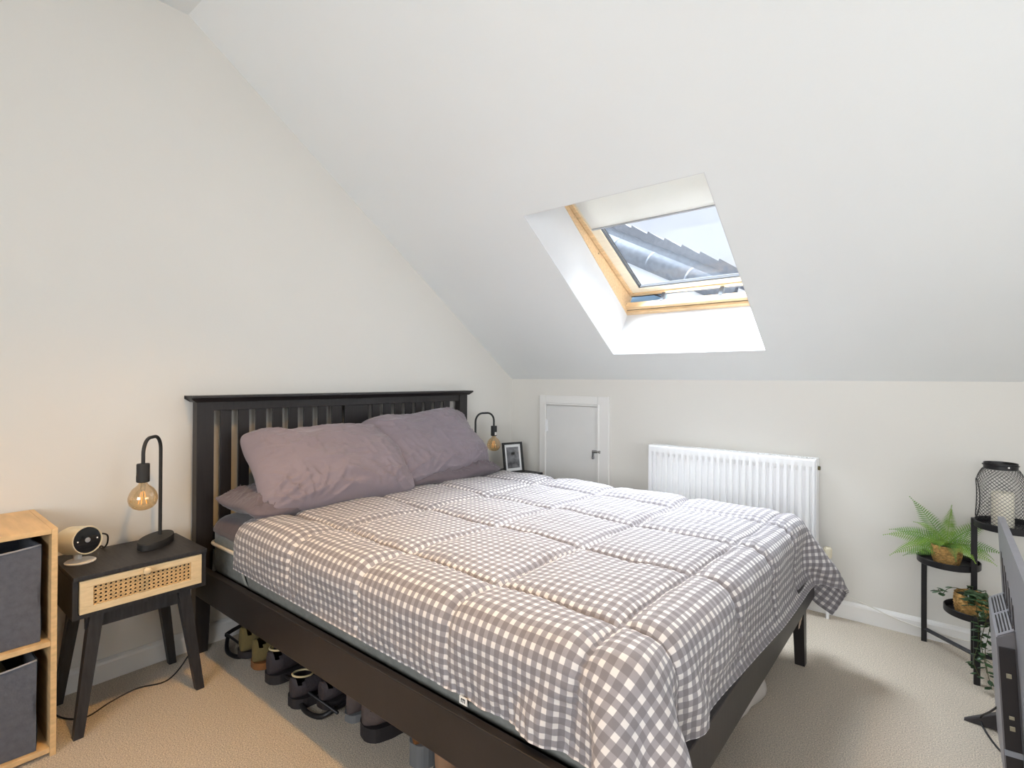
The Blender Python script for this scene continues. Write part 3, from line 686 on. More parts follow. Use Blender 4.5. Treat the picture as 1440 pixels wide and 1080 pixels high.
# ------------------------------------------------------------ nightstands
def nightstand(x, y, label):
    t = empty('nightstand', (x, y, 0), label=label, cat='nightstand', group='rattan-front nightstands either side of the bed')
    Wd, D0, D1, Z0, Z1 = .195, -.15, .15, .376, .515
    c = NB(); box(c, (D0, -Wd, Z1-.014), (D1+.012, Wd, Z1), .002); box(c, (D0, -Wd, Z0), (D1, -Wd+.014, Z1-.014)); box(c, (D0, Wd-.014, Z0), (D1, Wd, Z1-.014))
    box(c, (D0, -Wd+.014, Z0), (D1, Wd-.014, Z0+.014)); box(c, (D0, -Wd+.014, Z0+.014), (D0+.008, Wd-.014, Z1-.014))
    obj('carcass', c, BLKW, t)
    # drawer front: ash frame round a cane panel
    fx = D1; ya, yb, za, zb = -Wd+.017, Wd-.017, Z0+.016, Z1-.017
    d = NB(); iy, iz = .035, .022
    box(d, (fx-.012, ya, za), (fx+.008, yb, za+iz), .001); box(d, (fx-.012, ya, zb-iz), (fx+.008, yb, zb), .001)
    box(d, (fx-.012, ya, za+iz), (fx+.008, ya+iy, zb-iz), .001); box(d, (fx-.012, yb-iy, za+iz), (fx+.008, yb, zb-iz), .001)
    dr = obj('drawer', d, OAKL, t)
    box_ = NB(); box(box_, (D0+.03, ya+.004, za), (fx-.013, yb-.004, zb-.012)); obj('drawer_box', box_, BLKW, dr)
    cn = NB(); y0, y1, z0, z1 = ya+iy, yb-iy, za+iz, zb-iz; cw = .0012
    ny = 21; nz_ = 5
    def cst(p0, p1, xx, w_=cw):
        p0 = Vector((xx, *p0)); p1 = Vector((xx, *p1)); dd = (p1-p0).normalized(); nn = Vector((0, -dd.z, dd.y))*w_
        q = [p0-nn, p1-nn, p1+nn, p0+nn]; v = [cn.verts.new(k) for k in q]+[cn.verts.new(k+Vector((.0012, 0, 0))) for k in q]
        for f in ((3, 2, 1, 0), (4, 5, 6, 7), (0, 1, 5, 4), (1, 2, 6, 5), (2, 3, 7, 6), (3, 0, 4, 7)): cn.faces.new([v[k] for k in f])
    py = (y1-y0)/ny; pz = (z1-z0)/nz_
    for k in range(ny+1): cst((y0+k*py-.002, z0), (y0+k*py-.002, z1), fx-.001); cst((y0+k*py+.002, z0), (y0+k*py+.002, z1), fx-.001) if k < ny else None
    for k in range(nz_+1): cst((y0, z0+k*pz-.002), (y1, z0+k*pz-.002), fx+.0005); cst((y0, z0+k*pz+.002), (y1, z0+k*pz+.002), fx+.0005)
    def clip(p0, dy, dz):
        # clip the diagonal to the panel
        ts = [0]; p0 = Vector(p0); L_ = z1-z0
        a_ = p0; b2 = p0+Vector((dy, dz))
        tmin, tmax = 0, 1
        for k, (lo, hi) in enumerate(((y0, y1), (z0, z1))):
            d_ = (b2-a_)[k]
            if abs(d_) < 1e-9: continue
            u, v_ = (lo-a_[k])/d_, (hi-a_[k])/d_
            if u > v_: u, v_ = v_, u
            tmin, tmax = max(tmin, u), min(tmax, v_)
        return (tuple(a_+(b2-a_)*tmin), tuple(a_+(b2-a_)*tmax)) if tmax-tmin > .02 else None
    for k in range(-nz_-1, ny+1):
        for sg in (1, -1):
            s0 = (y0+(k+.5)*py, z0) if sg > 0 else (y0+(k+.5)*py, z1)
            r_ = clip(s0, py*nz_, sg*pz*nz_)
            if r_: cst(r_[0], r_[1], fx+.0018*(1 if sg > 0 else 1.3), .0014)
    obj('cane_panel', cn, mat('natural_cane', srgb(214, 180, 128), .6, noise=(60, .15, (1, 1, 1))), dr)
    kb = NB(); lathe(kb, [(0, 0), (.006, 0), (.006, .010), (.012, .016), (.013, .022), (.009, .028), (0, .029)], 16)
    xform(kb, Matrix.Translation((fx+.008, 0, zb-iz*.4)) @ Matrix.Rotation(R(90), 4, 'Y')); obj('knob', kb, OAKL, dr, True)
    for xa in (D0+.02, D1-.045): obj('apron', box(NB(), (xa, -Wd+.04, Z0-.05), (xa+.015, Wd-.04, Z0)), BLKW, t)
    for sx_ in (-1, 1):
        for sy in (-1, 1):
            tx, ty = sx_*.118, sy*.128; bx_, by_ = sx_*.150+(-.006 if sx_ > 0 else .02), sy*.178
            w_ = .019; v_ = .013
            obj('leg', hexa(NB(), [(bx_-v_, by_-v_, 0), (bx_+v_, by_-v_, 0), (bx_+v_, by_+v_, 0), (bx_-v_, by_+v_, 0)], [(tx-w_, ty-w_, Z0), (tx+w_, ty-w_, Z0), (tx+w_, ty+w_, Z0), (tx-w_, ty+w_, Z0)]), BLKW, t)
    return t
nightstand(.188, -2.410, 'black nightstand with a cane drawer beside the wooden cube unit')
nightstand(.188, -.290, 'black nightstand in the far corner, mostly hidden behind the bed')

# ------------------------------------------------------------ table lamps
def table_lamp(x, y, z, rz, label):
    t = empty('table_lamp', (x, y, z), rz, label, 'lamp', 'arched black bulb lamps on the nightstands')
    # local: pole at x=0, bulb at x=+.15
    b_ = NB(); prof = [(0, 0), (.098, 0), (.100, .003), (.100, .022), (.097, .026), (0, .026)]
    lathe(b_, prof, 40, (.035, 0, 0), 1, .5); obj('base', b_, MATTB, t, True, auto=30)
    pts = [(0, 0, .02), (0, 0, .33)]+[(.055-.055*math.cos(q), 0, .355+.055*math.sin(q)) for q in [math.pi/2*k/8 for k in range(9)]]+[(.095+.055*math.sin(q), 0, .355+.055*math.cos(q)) for q in [math.pi/2*k/8 for k in range(9)]]+[(.15, 0, .315)]
    obj('arm', tube(NB(), pts, .0062, 12), MATTB, t, True, auto=50)
    s_ = NB(); lathe(s_, [(0, .322), (.0195, .322), (.0205, .318), (.0205, .258), (.018, .256), (.016, .262), (0, .262)], 24, (.15, 0, 0)); obj('socket', s_, MATTB, t, True, auto=30)
    q = obj('rating_label', bx((.150-.008, -.0212, .262), (.150+.008, -.0200, .282)), WPLAST, t); q['label'] = 'small white label'
    g_ = NB(); lathe(g_, [(.013, .262), (.0135, .250), (.020, .243), (.032, .233), (.041, .218), (.0455, .202), (.0455, .192), (.041, .176), (.031, .164), (.016, .157), (0, .155)], 28, (.15, 0, 0))
    g2 = obj('bulb', g_, AMBER, t, True)
    st_ = NB(); lathe(st_, [(0, .258), (.008, .258), (.007, .225), (.003, .205), (0, .204)], 12, (.15, 0, 0)); obj('bulb_stem', st_, CLEAR, g2, True)
    fl = NB()
    for k in range(5):
        q = 2*math.pi*k/5; tube(fl, [(.15+.005*math.cos(q), .005*math.sin(q), .222), (.15+.014*math.cos(q), .014*math.sin(q), .178)], .0010, 6)
    obj('filament', fl, FILAM, g2)
    return t
table_lamp(.115, -2.295, .5155, math.atan2(-.093, .12), 'black arched lamp with a bare amber bulb on the near nightstand')
table_lamp(.120, -.520, .5155, math.atan2(.15, .03), 'black arched lamp with an amber bulb in the far corner')

# ------------------------------------------------------------ security camera on the nightstand
sc_ = empty('security_camera', (.165, -2.555, .5155), R(18), 'white cylindrical camera with a round black face beside the lamp', 'camera')
q = NB(); lathe(q, [(0, 0), (.043, 0), (.044, .003), (.040, .006), (0, .008)], 30, (.01, 0, 0)); tube(q, [(-.005, 0, .005), (-.005, 0, .024)], .012, 16)
obj('stand', q, WPLAST, sc_, True, auto=30)
Mc = Matrix.Translation((0, 0, .072)) @ Matrix.Rotation(R(-8), 4, 'Y') @ Matrix.Rotation(R(90), 4, 'Y')   # lathe axis -> +x
q = lathe(NB(), [(0, -.062), (.036, -.062), (.044, -.054), (.0475, -.04), (.0475, .046), (.046, .050), (.0435, .050), (.0425, .047)], 40); xform(q, Mc); obj('body', q, CREAMP, sc_, True, auto=40)
q = lathe(NB(), [(.0427, .0465), (.030, .0475), (0, .048)], 40); xform(q, Mc); fc = obj('face', q, GLOSSB, sc_, True)
q = lathe(NB(), [(0, .0485), (.0085, .0485), (.0085, .050), (.006, .051), (0, .0495)], 20); xform(q, Mc); obj('lens', q, SILV, fc, True)
for yy, zz in ((-.030, 0), (.030, 0)):
    q = NB(); lathe(q, [(0, .0482), (.0026, .0482), (.0026, .0495), (0, .0497)], 10, (zz, yy, 0))
    xform(q, Mc); obj('status_light', q, mat('white_led', (1, 1, 1, 1), .4), fc)
cb_ = tag(obj('camera_cable', tube(NB(), smoothpath([(.135, -2.54, .568), (.12, -2.49, .585), (.11, -2.462, .575), (.10, -2.458, .545), (.07, -2.46, .522), (.03, -2.46, .5185), (.012, -2.46, .51)]), .0028, 8), BLKC, smooth=True), 'thin black cable curving behind the round-faced camera', 'cable')

# ------------------------------------------------------------ cube unit with fabric bins
ut = empty('cube_unit', (.195, -2.9, 0), label='light oak two-tier cube unit at the left edge', cat='shelf')
OU = ut.location
u = NB(); UX0, UX1, UY0, UY1, UH, TH = .018, .375, -3.02, -2.648, .688, .015
obj('top', lbx(OU, (UX0, UY0, UH-TH), (UX1, UY1-TH, UH), .001), OAK, ut)
obj('side', lbx(OU, (UX0, UY1-TH+.0003, 0), (UX1, UY1, UH), .001), OAK, ut); obj('side', lbx(OU, (UX0, UY0-TH, 0), (UX1, UY0-.0003, UH), .001), OAK, ut)
obj('shelf', lbx(OU, (UX0+.004, UY0, .333), (UX1-.002, UY1-TH, .333+TH), .001), OAK, ut); obj('bottom', lbx(OU, (UX0+.004, UY0, .012), (UX1-.002, UY1-TH, .012+TH), .001), OAK, ut)
obj('back', lbx(OU, (UX0, UY0, .012), (UX0+.004, UY1-TH, UH-TH), 0), OAK, ut)
def fbin(z, label, tilt, h=.29, dip=.01):
    t = empty('fabric_bin', (.205, -2.845, z), tilt, label, 'storage bin', 'grey fabric bins in the cube unit')
    b_ = NB(); hw, hd = .158, .150; P_ = []
    n = 20
    def wallp(p0, p1, nrm, sag):
        rows = []
        for i in range(n+1):
            s = i/n; row = []
            for j in range(11):
                zz = h*j/10; bul = .010*math.sin(math.pi*s)*math.sin(math.pi*min(1, j/10+.1))+.003*math.sin(7*s+3*zz*10)
                zt = zz-(sag*math.sin(math.pi*s) if j == 10 else 0)
                row.append((p0[0]+(p1[0]-p0[0])*s+nrm[0]*bul, p0[1]+(p1[1]-p0[1])*s+nrm[1]*bul, zt))
            rows.append(row)
        grid(b_, rows)
        grid(b_, [[(x-nrm[0]*.004, y-nrm[1]*.004, zz) for x, y, zz in r_] for r_ in rows])
        return rows
    fr_ = wallp((hd, -hw), (hd, hw), (1, 0), dip); wallp((-hd, hw), (-hd, -hw), (-1, 0), dip); wallp((hd, hw), (-hd, hw), (0, 1), .0); wallp((-hd, -hw), (hd, -hw), (0, -1), .0)
    box(b_, (-hd, -hw, .001), (hd, hw, .006))
    bo = obj('bin_body', b_, BINF, t, True, auto=50)
    rim_ = NB(); tube(rim_, [Vector(r_[10])+Vector((.0005, 0, .001)) for r_ in fr_], .003, 6); obj('rim_piping', rim_, BINE, t, True)
    hn = NB(); rows = [[(hd+.013+.010*math.sin(math.pi*i/12)-(.004 if i in (0, 12) else 0), -.055+.11*i/12, h*.60+.022*j) for j in range(2)] for i in range(13)]
    grid(hn, rows); grid(hn, [[(x-.002, y, zz) for x, y, zz in r_] for r_ in rows]); obj('handle', hn, BINE, t)
    return t
fbin(.3495, 'grey fabric bin with a strap handle in the upper cube of the oak unit', R(1.5))
fbin(.0285, 'grey fabric bin in the lower cube of the oak unit, something round sticking out', R(-2), .27, .012)
rb = NB(); bmesh.ops.create_uvsphere(rb, u_segments=28, v_segments=16, radius=1)
for v in rb.verts: v.co = Vector((v.co.x*.09, v.co.y*.085, v.co.z*.130*(1 if v.co.z > 0 else .9)))
tag(obj('rolled_bundle', rb, OLIVE, smooth=True, loc=(.20, -2.815, .178)), 'rounded olive-grey bundle poking out of the lower fabric bin', 'bundle')

# ------------------------------------------------------------ floor cable and plug by the near nightstand
tag(obj('power_cable', tube(NB(), smoothpath([(.02, -2.63, .02), (.16, -2.604, .006), (.235, -2.55, .006), (.245, -2.48, .030), (.232, -2.40, .035), (.225, -2.30, .02), (.16, -2.21, .05), (.10, -2.165, .09), (.05, -2.19, .19), (.03, -2.20, .26)]), .0026, 8), BLKC, smooth=True), 'black power cable trailing over the carpet beneath the near nightstand', 'cable')
pg = empty('plug', (.016, -2.20, .235), label='small black in-line switch hanging behind the near headboard post', cat='plug')
obj('plug_body', bx((-.002, -.012, 0), (.016, .012, .05), .004), BLKC, pg)
obj('plug_lead', tube(NB(), [(.006, 0, .05), (.006, .004, .12), (.004, .0, .18)], .0026, 8), BLKC, pg, True)

# ------------------------------------------------------------ picture frame on the far nightstand
pf_ = empty('picture_frame', (.215, -.235, .5155), R(-19), 'black framed black-and-white photo standing on the far nightstand', 'picture frame')
Mf = Matrix.Rotation(R(-10), 4, 'Y'); FW, FH = .078, .205
q = NB()
for a_, b_ in (((-FW, 0), (FW, .014)), ((-FW, FH-.014), (FW, FH)), ((-FW, .014), (-FW+.014, FH-.014)), ((FW-.014, .014), (FW, FH-.014))): box(q, (-.006, a_[0], a_[1]), (.008, b_[0], b_[1]), .001)
box(q, (-.006, -FW+.004, .004), (-.003, FW-.004, FH-.004)); xform(q, Mf); obj('frame', q, MATTB, pf_)
q = bx((-.003, -FW+.013, .013), (-.0005, FW-.013, FH-.013)); xform(q, Mf); obj('mount', q, mat('white_mount', srgb(232, 232, 230), .8), pf_)
q = bx((-.0004, -FW+.030, .032), (.0005, FW-.030, FH-.032)); xform(q, Mf)
pm = mat('monochrome_print', srgb(110, 110, 112), .5, noise=(22, .75, (1, 1, 1))); obj('photo', q, pm, pf_)
q = NB(); box(q, (-.075, -.012, 0), (-.072, .012, .12)); xform(q, Matrix.Translation((.02, 0, 0)) @ Matrix.Rotation(R(16), 4, 'Y')); obj('easel_back', q, MATTB, pf_)

# ------------------------------------------------------------ plant stand
PA, PB, PC, PD = (2.400, -.045), (2.562, -.200), (2.775, -.17), (2.566, -.345)
ps = empty('plant_stand', (2.6, -.2, 0), label='black metal three-tier plant stand in the right corner', cat='plant stand')
OP = ps.location
def ppart(name, bm, m=BLKM, **k):
    for v in bm.verts: v.co -= OP
    return obj(name, bm, m, ps, **k)
for (x, y), h_ in ((PA, .405), (PB, .602), (PC, .602), (PD, .255)): ppart('leg', box(NB(), (x-.010, y-.010, 0), (x+.010, y+.010, h_), .002))
for a_, b_, z in ((PA, PB, .055), (PB, PC, .055), (PB, PD, .055)):
    va_, vb_ = Vector((*a_, z)), Vector((*b_, z)); ppart('stretcher', tube(NB(), [va_, vb_], .009, 4))
TR = (((2.482, -.124), .104, .378), ((2.668, -.200), .108, .575), ((2.566, -.245), .098, .228))
for (cx, cy), r_, z in TR:
    q = NB(); lathe(q, [(0, 0), (r_, 0), (r_+.002, .002), (r_+.002, .024), (r_-.001, .026), (r_-.002, .024), (r_-.002, .004), (0, .004)], 48, (cx, cy, z)); ppart('tray', q, smooth=True, auto=40)

# fern in straw pot
def straw_pot(c, r0, r1, h_, parent=None, name='pot'):
    q = NB(); prof = []
    n = 14
    seg = 40; rings = []
    for j in range(n+1):
        t = j/n; r_ = r0+(r1-r0)*t+.005*math.sin(math.pi*t)
        rings.append([q.verts.new((c[0]+(r_+.0022*math.sin(10*2*math.pi*k/seg+j*math.pi*.9))*math.cos(2*math.pi*k/seg), c[1]+(r_+.0022*math.sin(10*2*math.pi*k/seg+j*math.pi*.9))*math.sin(2*math.pi*k/seg), c[2]+h_*t)) for k in range(seg)])
    for A, B in zip(rings, rings[1:]):
        for k in range(seg): q.faces.new((A[k], A[(k+1) % seg], B[(k+1) % seg], B[k]))
    q.faces.new(rings[0][::-1]); q.faces.new([q.verts.new(v.co*1+Vector((0, 0, -.012))+(Vector((c[0], c[1], v.co.z))-v.co)*.06) for v in rings[-1]])
    return obj(name, q, STRAW, parent, True)
fx_, fy_, fz_ = 2.476, -.128, .3825
fern = empty('potted_fern', (fx_, fy_, fz_), label='green fern in a woven straw pot on the middle tier of the stand', cat='plant')
straw_pot((0, 0, 0), .042, .052, .078, fern)
q = NB(); lathe(q, [(0, .074), (.046, .070), (.046, .066), (0, .066)], 20); obj('moss', q, SOIL, fern)
RV = Vector((1, 0, 0)); FV = Vector((0, 1, 0))     # in this corner the camera looks along +y
rnd = random.Random(11)
def frond(az, el, Ln, droop, m):
    q = NB(); N = 26; pts = []; p = Vector((0, 0, .068)); e_ = el
    dirh = Vector((math.cos(az), math.sin(az), 0)); side = Vector((-math.sin(az), math.cos(az), 0)); roll = -R(52)*(dirh.dot(RV))
    for k in range(N+1):
        pts.append(p.copy()); p = p+(dirh*math.cos(e_)+Vector((0, 0, 1))*math.sin(e_))*(Ln/N); e_ -= droop/N
    tube(q, pts, lambda t: .0016*(1-t)+.0004, 5)
    for k in range(3, N+1):
        t = k/N; ll = .036*math.sin(math.pi*(min(1, .12+t*.95))**.8)*(1.1-.35*t)*(Ln/.24)*1.25+.003
        tg = (pts[min(k+1, N)]-pts[k-1]).normalized(); upn = side.cross(tg).normalized()
        s2 = side*math.cos(roll)+upn*math.sin(roll)
        for s in (-1, 1):
            d_ = (s2*s+tg*.45).normalized(); wv = tg*.0023*(Ln/.22)
            b0 = pts[k]; tip = b0+d_*ll+Vector((0, 0, -.12*ll)); mid = b0+d_*ll*.5+upn*.0015
            v_ = [q.verts.new(x) for x in (b0-wv*.6, mid-wv, tip, mid+wv, b0+wv*.6)]
            q.faces.new(v_)
    o = obj('frond', q, m, fern); return o
def az_of(px, py):   # azimuth around the pot of an image direction
    return math.atan2(py, px)
def az(side, depth): d = RV*side+FV*depth; return math.atan2(d.y, d.x)
specs = [(-.6, .3, 62, .27, .35), (-1, .2, 22, .27, .8), (-1, -.3, 8, .25, .9), (-.9, -.5, -2, .20, .5), (.15, .8, 70, .22, .4), (.55, .3, 50, .26, .6), (.9, -.3, 30, .23, .9), (1, .1, 8, .2, .9),
         (-.2, -1, 55, .16, 1.7), (.3, -1, 40, .15, 2.0), (-.6, -.8, 45, .19, 1.3), (.7, -.8, 35, .18, 1.6), (-.9, .0, 36, .24, .9), (1, .5, 22, .22, 1.3), (.1, .2, 84, .18, .3), (.45, -.2, 62, .22, .8), (-.45, -.3, 66, .20, 1.0), (-1, .5, 14, .22, 1.1), (-.5, 1, 40, .15, .7)]
for k, (s, d_, e_, Ln, dr) in enumerate(specs): frond(az(s, d_), R(e_), Ln*.86, dr, LEAF if k % 3 else LEAFD)

# trailing plant in straw pot
tp_ = empty('trailing_plant', (2.552, -.262, .2325), label='trailing dark-leaved plant in a straw pot on the lowest tier', cat='plant')
straw_pot((0, 0, 0), .048, .052, .082, tp_)
q = NB(); lathe(q, [(0, .078), (.046, .072), (.046, .068), (0, .068)], 20); obj('moss', q, SOIL, tp_)
def leaf(bm, p, d, n, ln, wd):
    s = d.cross(n).normalized(); up_ = s.cross(d).normalized()
    pts = [(0, 0), (.3, .42), (.6, .5), (.85, .28), (1, 0)]
    mid = [bm.verts.new(p+d*ln*a_+up_*(.12*ln*math.sin(math.pi*a_))) for a_, w_ in pts]
    for sg in (1, -1):
        e_ = [bm.verts.new(p+d*ln*a_+s*sg*wd*w_+up_*(.02*ln)) for a_, w_ in pts[1:-1]]
        bm.faces.new([mid[0], mid[1], e_[0]]); bm.faces.new([mid[1], mid[2], e_[1], e_[0]]); bm.faces.new([mid[2], mid[3], e_[2], e_[1]]); bm.faces.new([mid[3], mid[4], e_[2]])
rnd = random.Random(5)
def vine(az_, out, drop, n, side0=0, start_r=.04):
    q = NB(); pts = []
    d_ = Vector((math.cos(az_), math.sin(az_), 0))
    path = [Vector((0, 0, .08)), d_*start_r*1.1+Vector((0, 0, .098)), d_*(out*.8)+Vector((0, 0, .092)), d_*(out)+Vector((0, 0, .070))]
    for k in range(1, 6): path.append(d_*(out+.012*math.sin(k*1.7)+.004*k)+Vector((.01*rnd.uniform(-1, 1), .01*rnd.uniform(-1, 1), .085-drop*k/5)))
    pts = smoothpath(path, 5); tube(q, pts, .0012, 5)
    m_ = obj('vine', q, STEM, tp_); lf = NB()
    for k in range(n):
        t = (k+.5)/n; i = min(int(t*(len(pts)-1)), len(pts)-2); p = pts[i]; a_ = rnd.uniform(0, 6.28)
        dd = Vector((math.cos(a_), math.sin(a_), rnd.uniform(-.8, .3))).normalized(); leaf(lf, p, dd, Vector((0, 0, 1)), rnd.uniform(.024, .034), rnd.uniform(.016, .024))
    obj('foliage', lf, IVY, m_)
# several vines spill over the camera side
vine(az(.10, -1), .110, .27, 34); vine(az(.32, -.9), .116, .30, 34); vine(az(.22, -.95), .124, .24, 28); vine(az(.5, -.8), .108, .28, 30); vine(az(-.05, -1), .070, .02, 12)
vine(az(-.9, -.35), .095, .005, 8); vine(az(.1, .9), .06, .02, 12); vine(az(.9, .4), .06, .05, 14); vine(az(0, -.5), .04, .01, 12); vine(az(.3, -.2), .03, .0, 10)

# lantern with candle
lx, ly, lz = 2.640, -.205, .5795
ln_ = empty('lantern', (lx, ly, lz), label='black wire mesh lantern on the top tier of the plant stand', cat='lantern')
LH = .232
def lr(z):
    t = z/LH
    if t < .12: return .058+.016*math.sin(math.pi/2*t/.12)
    if t < .72: return .074+.002*math.sin(math.pi*(t-.12)/.6)
    return .050+.024*math.cos(math.pi/2*(t-.72)/.28)**.8
holeaz = az(-1, -.10)
def inhole(a_, z):
    da = (a_-holeaz+math.pi) % (2*math.pi)-math.pi
    return (da/.50)**2+((z-LH*.47)/(LH*.33))**2 < 1
q = NB(); NS = 32
for sg in (1, -1):
    for k in range(NS):
        run = []
        for j in range(37):
            z = .004+(LH-.008)*j/36; a_ = 2*math.pi*k/NS+sg*z*14
            if inhole(a_, z):
                if len(run) > 1: tube(q, run, .0007, 3, cap=False)
                run = []; continue
            r_ = lr(z); run.append((r_*math.cos(a_), r_*math.sin(a_), z))
        if len(run) > 1: tube(q, run, .0007, 3, cap=False)
obj('mesh_body', q, BLKM, ln_)
pts = []
for k in range(48):
    q_ = 2*math.pi*k/48; z = LH*.47+LH*.33*math.sin(q_); a_ = holeaz+.50*math.cos(q_); pts.append((lr(z)*math.cos(a_), lr(z)*math.sin(a_), z))
obj('hole_rim', tube(NB(), pts, .0018, 6, closed=True), BLKM, ln_, True)
q = NB(); lathe(q, [(.050, LH-.004), (.0515, LH-.004), (.0515, LH+.020), (.050, LH+.020), (.0495, LH+.018), (.0495, LH-.002), (.050, LH-.004)], 36); obj('collar', q, BLKM, ln_, True, auto=40)
q = NB(); lathe(q, [(0, 0), (.058, 0), (.059, .004), (0, .004)], 36); obj('base', q, BLKM, ln_)
q = NB(); tube(q, [(.054*math.cos(t_), .054*math.sin(t_), LH+.012-.0) for t_ in [math.pi*k/20+holeaz-.3 for k in range(21)]], .002, 6); obj('handle', q, BLKM, ln_, True)
q = NB(); lathe(q, [(0, LH+.006), (.003, LH+.006), (.003, LH+.012), (0, LH+.012)], 8, (RV*.02-FV*.049)); obj('rivet', q, WPLAST, ln_)
cn_ = empty('candle', (lx+.006, ly-.004, lz+.0045), label='ivory pillar candle inside the wire mesh lantern', cat='candle')
q = NB(); lathe(q, [(0, 0), (.032, 0), (.034, .003), (.034, .130), (.032, .134), (.012, .131), (0, .130)], 30); obj('wax', q, CANDLE, cn_, True, auto=50)
obj('wick', tube(NB(), [(0, 0, .129), (.001, 0, .138)], .0009, 5), MATTB, cn_)

# ------------------------------------------------------------ television seen from behind
tv = empty('television', (2.632, -1.15, 0), label='flat television seen from behind at the right edge', cat='television')
tv.rotation_euler = (0, R(-3.0), 0)
TX = 0.012      # back face of the panel, local x
y0, y1 = -.60, .555    # local; far end at +y
q = NB()
pp = [(y0, .075), (y1-.006, .075), (y1, .085), (y1, .655), (y1-.03, .700), (y1-.06, .702), (y0, .702)]
prism(q, [(a_, b_) for a_, b_ in pp], 0, TX, TX+.016); obj('panel', q, TVG, tv)
q = NB(); prism(q, [(a_, b_) for a_, b_ in [(y0+.01, .085), (y1-.01, .085), (y1-.01, .69), (y0+.01, .69)]], 0, TX+.0165, TX+.018); obj('screen', q, GLOSSB, tv)
q = NB()
for k in range(4):
    for s in range(2):
        yy = y1-.10-.10*k-.035*s; box(q, (TX-.0015, yy-.006, .40), (TX+.001, yy+.006, .60-.018*k-.01*s), .001)
sl_ = obj('rear_slot', q, TVD, tv)
HB0, HB1 = .10, .45     # housing extents along y
q = NB(); hx = TX-.040
hexa(q, [(hx, HB0, .03), (TX, HB0, .03), (TX, HB1, .03), (hx, HB1, .03)], [(hx, HB0, .450), (TX, HB0, .475), (TX, HB1, .475), (hx, HB1, .450)], .003)
hs_ = obj('rear_housing', q, TVG, tv)
q = NB(); box(q, (hx+.003, HB0-.004, .035), (TX-.003, HB0+.001, .425), .001); obj('port_panel', q, TVD, hs_)
for z, hz_ in ((.345, .012), (.235, .009), (.205, .012)): obj('port', box(NB(), (hx+.015, HB0-.007, z), (hx+.026, HB0-.004, z+hz_), .001), TVP, hs_)
obj('silver_strip', bx((hx+.001, HB0-.006, .135), (TX-.001, HB0-.004, .150)), SILV, hs_)
q = NB()
for k in range(2):
    for s in range(5): box(q, (hx+.006+.007*s, HB0+.02+.165*k, .452+.0042*s), (hx+.009+.007*s, HB0+.16+.165*k, .4572+.0042*s))
obj('vent', q, TVD, hs_)
for yy in (.50, -.50):
    q = NB(); hexa(q, [(-.110, yy-.008, .006), (.10, yy-.03, .006), (.10, yy+.03, .006), (-.110, yy+.008, .006)], [(-.108, yy-.004, .012), (.02, yy-.014, .078), (.02, yy+.014, .078), (-.108, yy+.004, .012)])
    obj('foot', q, TVD, tv)
tag(obj('television_cable', tube(NB(), smoothpath([(2.61, -.80, .16), (2.585, -.75, .10), (2.565, -.66, .03), (2.57, -.68, .008), (2.60, -.78, .006), (2.66, -.90, .006)]), .003, 8), BLKC, smooth=True), 'black cable dropping behind the television to the carpet', 'cable')
tag(obj('aerial_cable', tube(NB(), smoothpath([(2.60, -1.22, .14), (2.575, -1.16, .05), (2.545, -1.12, .008), (2.535, -1.18, .006), (2.56, -1.30, .006)]), .0035, 8), mat('brown_cable', srgb(70, 56, 52), .5), smooth=True), 'dark brown cable looping onto the carpet at the lower right', 'cable')

# ------------------------------------------------------------ white cable along the baseboard
tag(obj('wall_cable', tube(NB(), smoothpath([(2.04, -.020, .145), (2.10, -.021, .115), (2.20, -.021, .088), (2.30, -.021, .058), (2.42, -.021, .040), (2.52, -.024, .036), (2.62, -.024, .040), (2.75, -.022, .03), (2.95, -.022, .05)]), .0028, 8), WCAB, smooth=True), 'white cable drooping along the back baseboard from the radiator', 'cable')

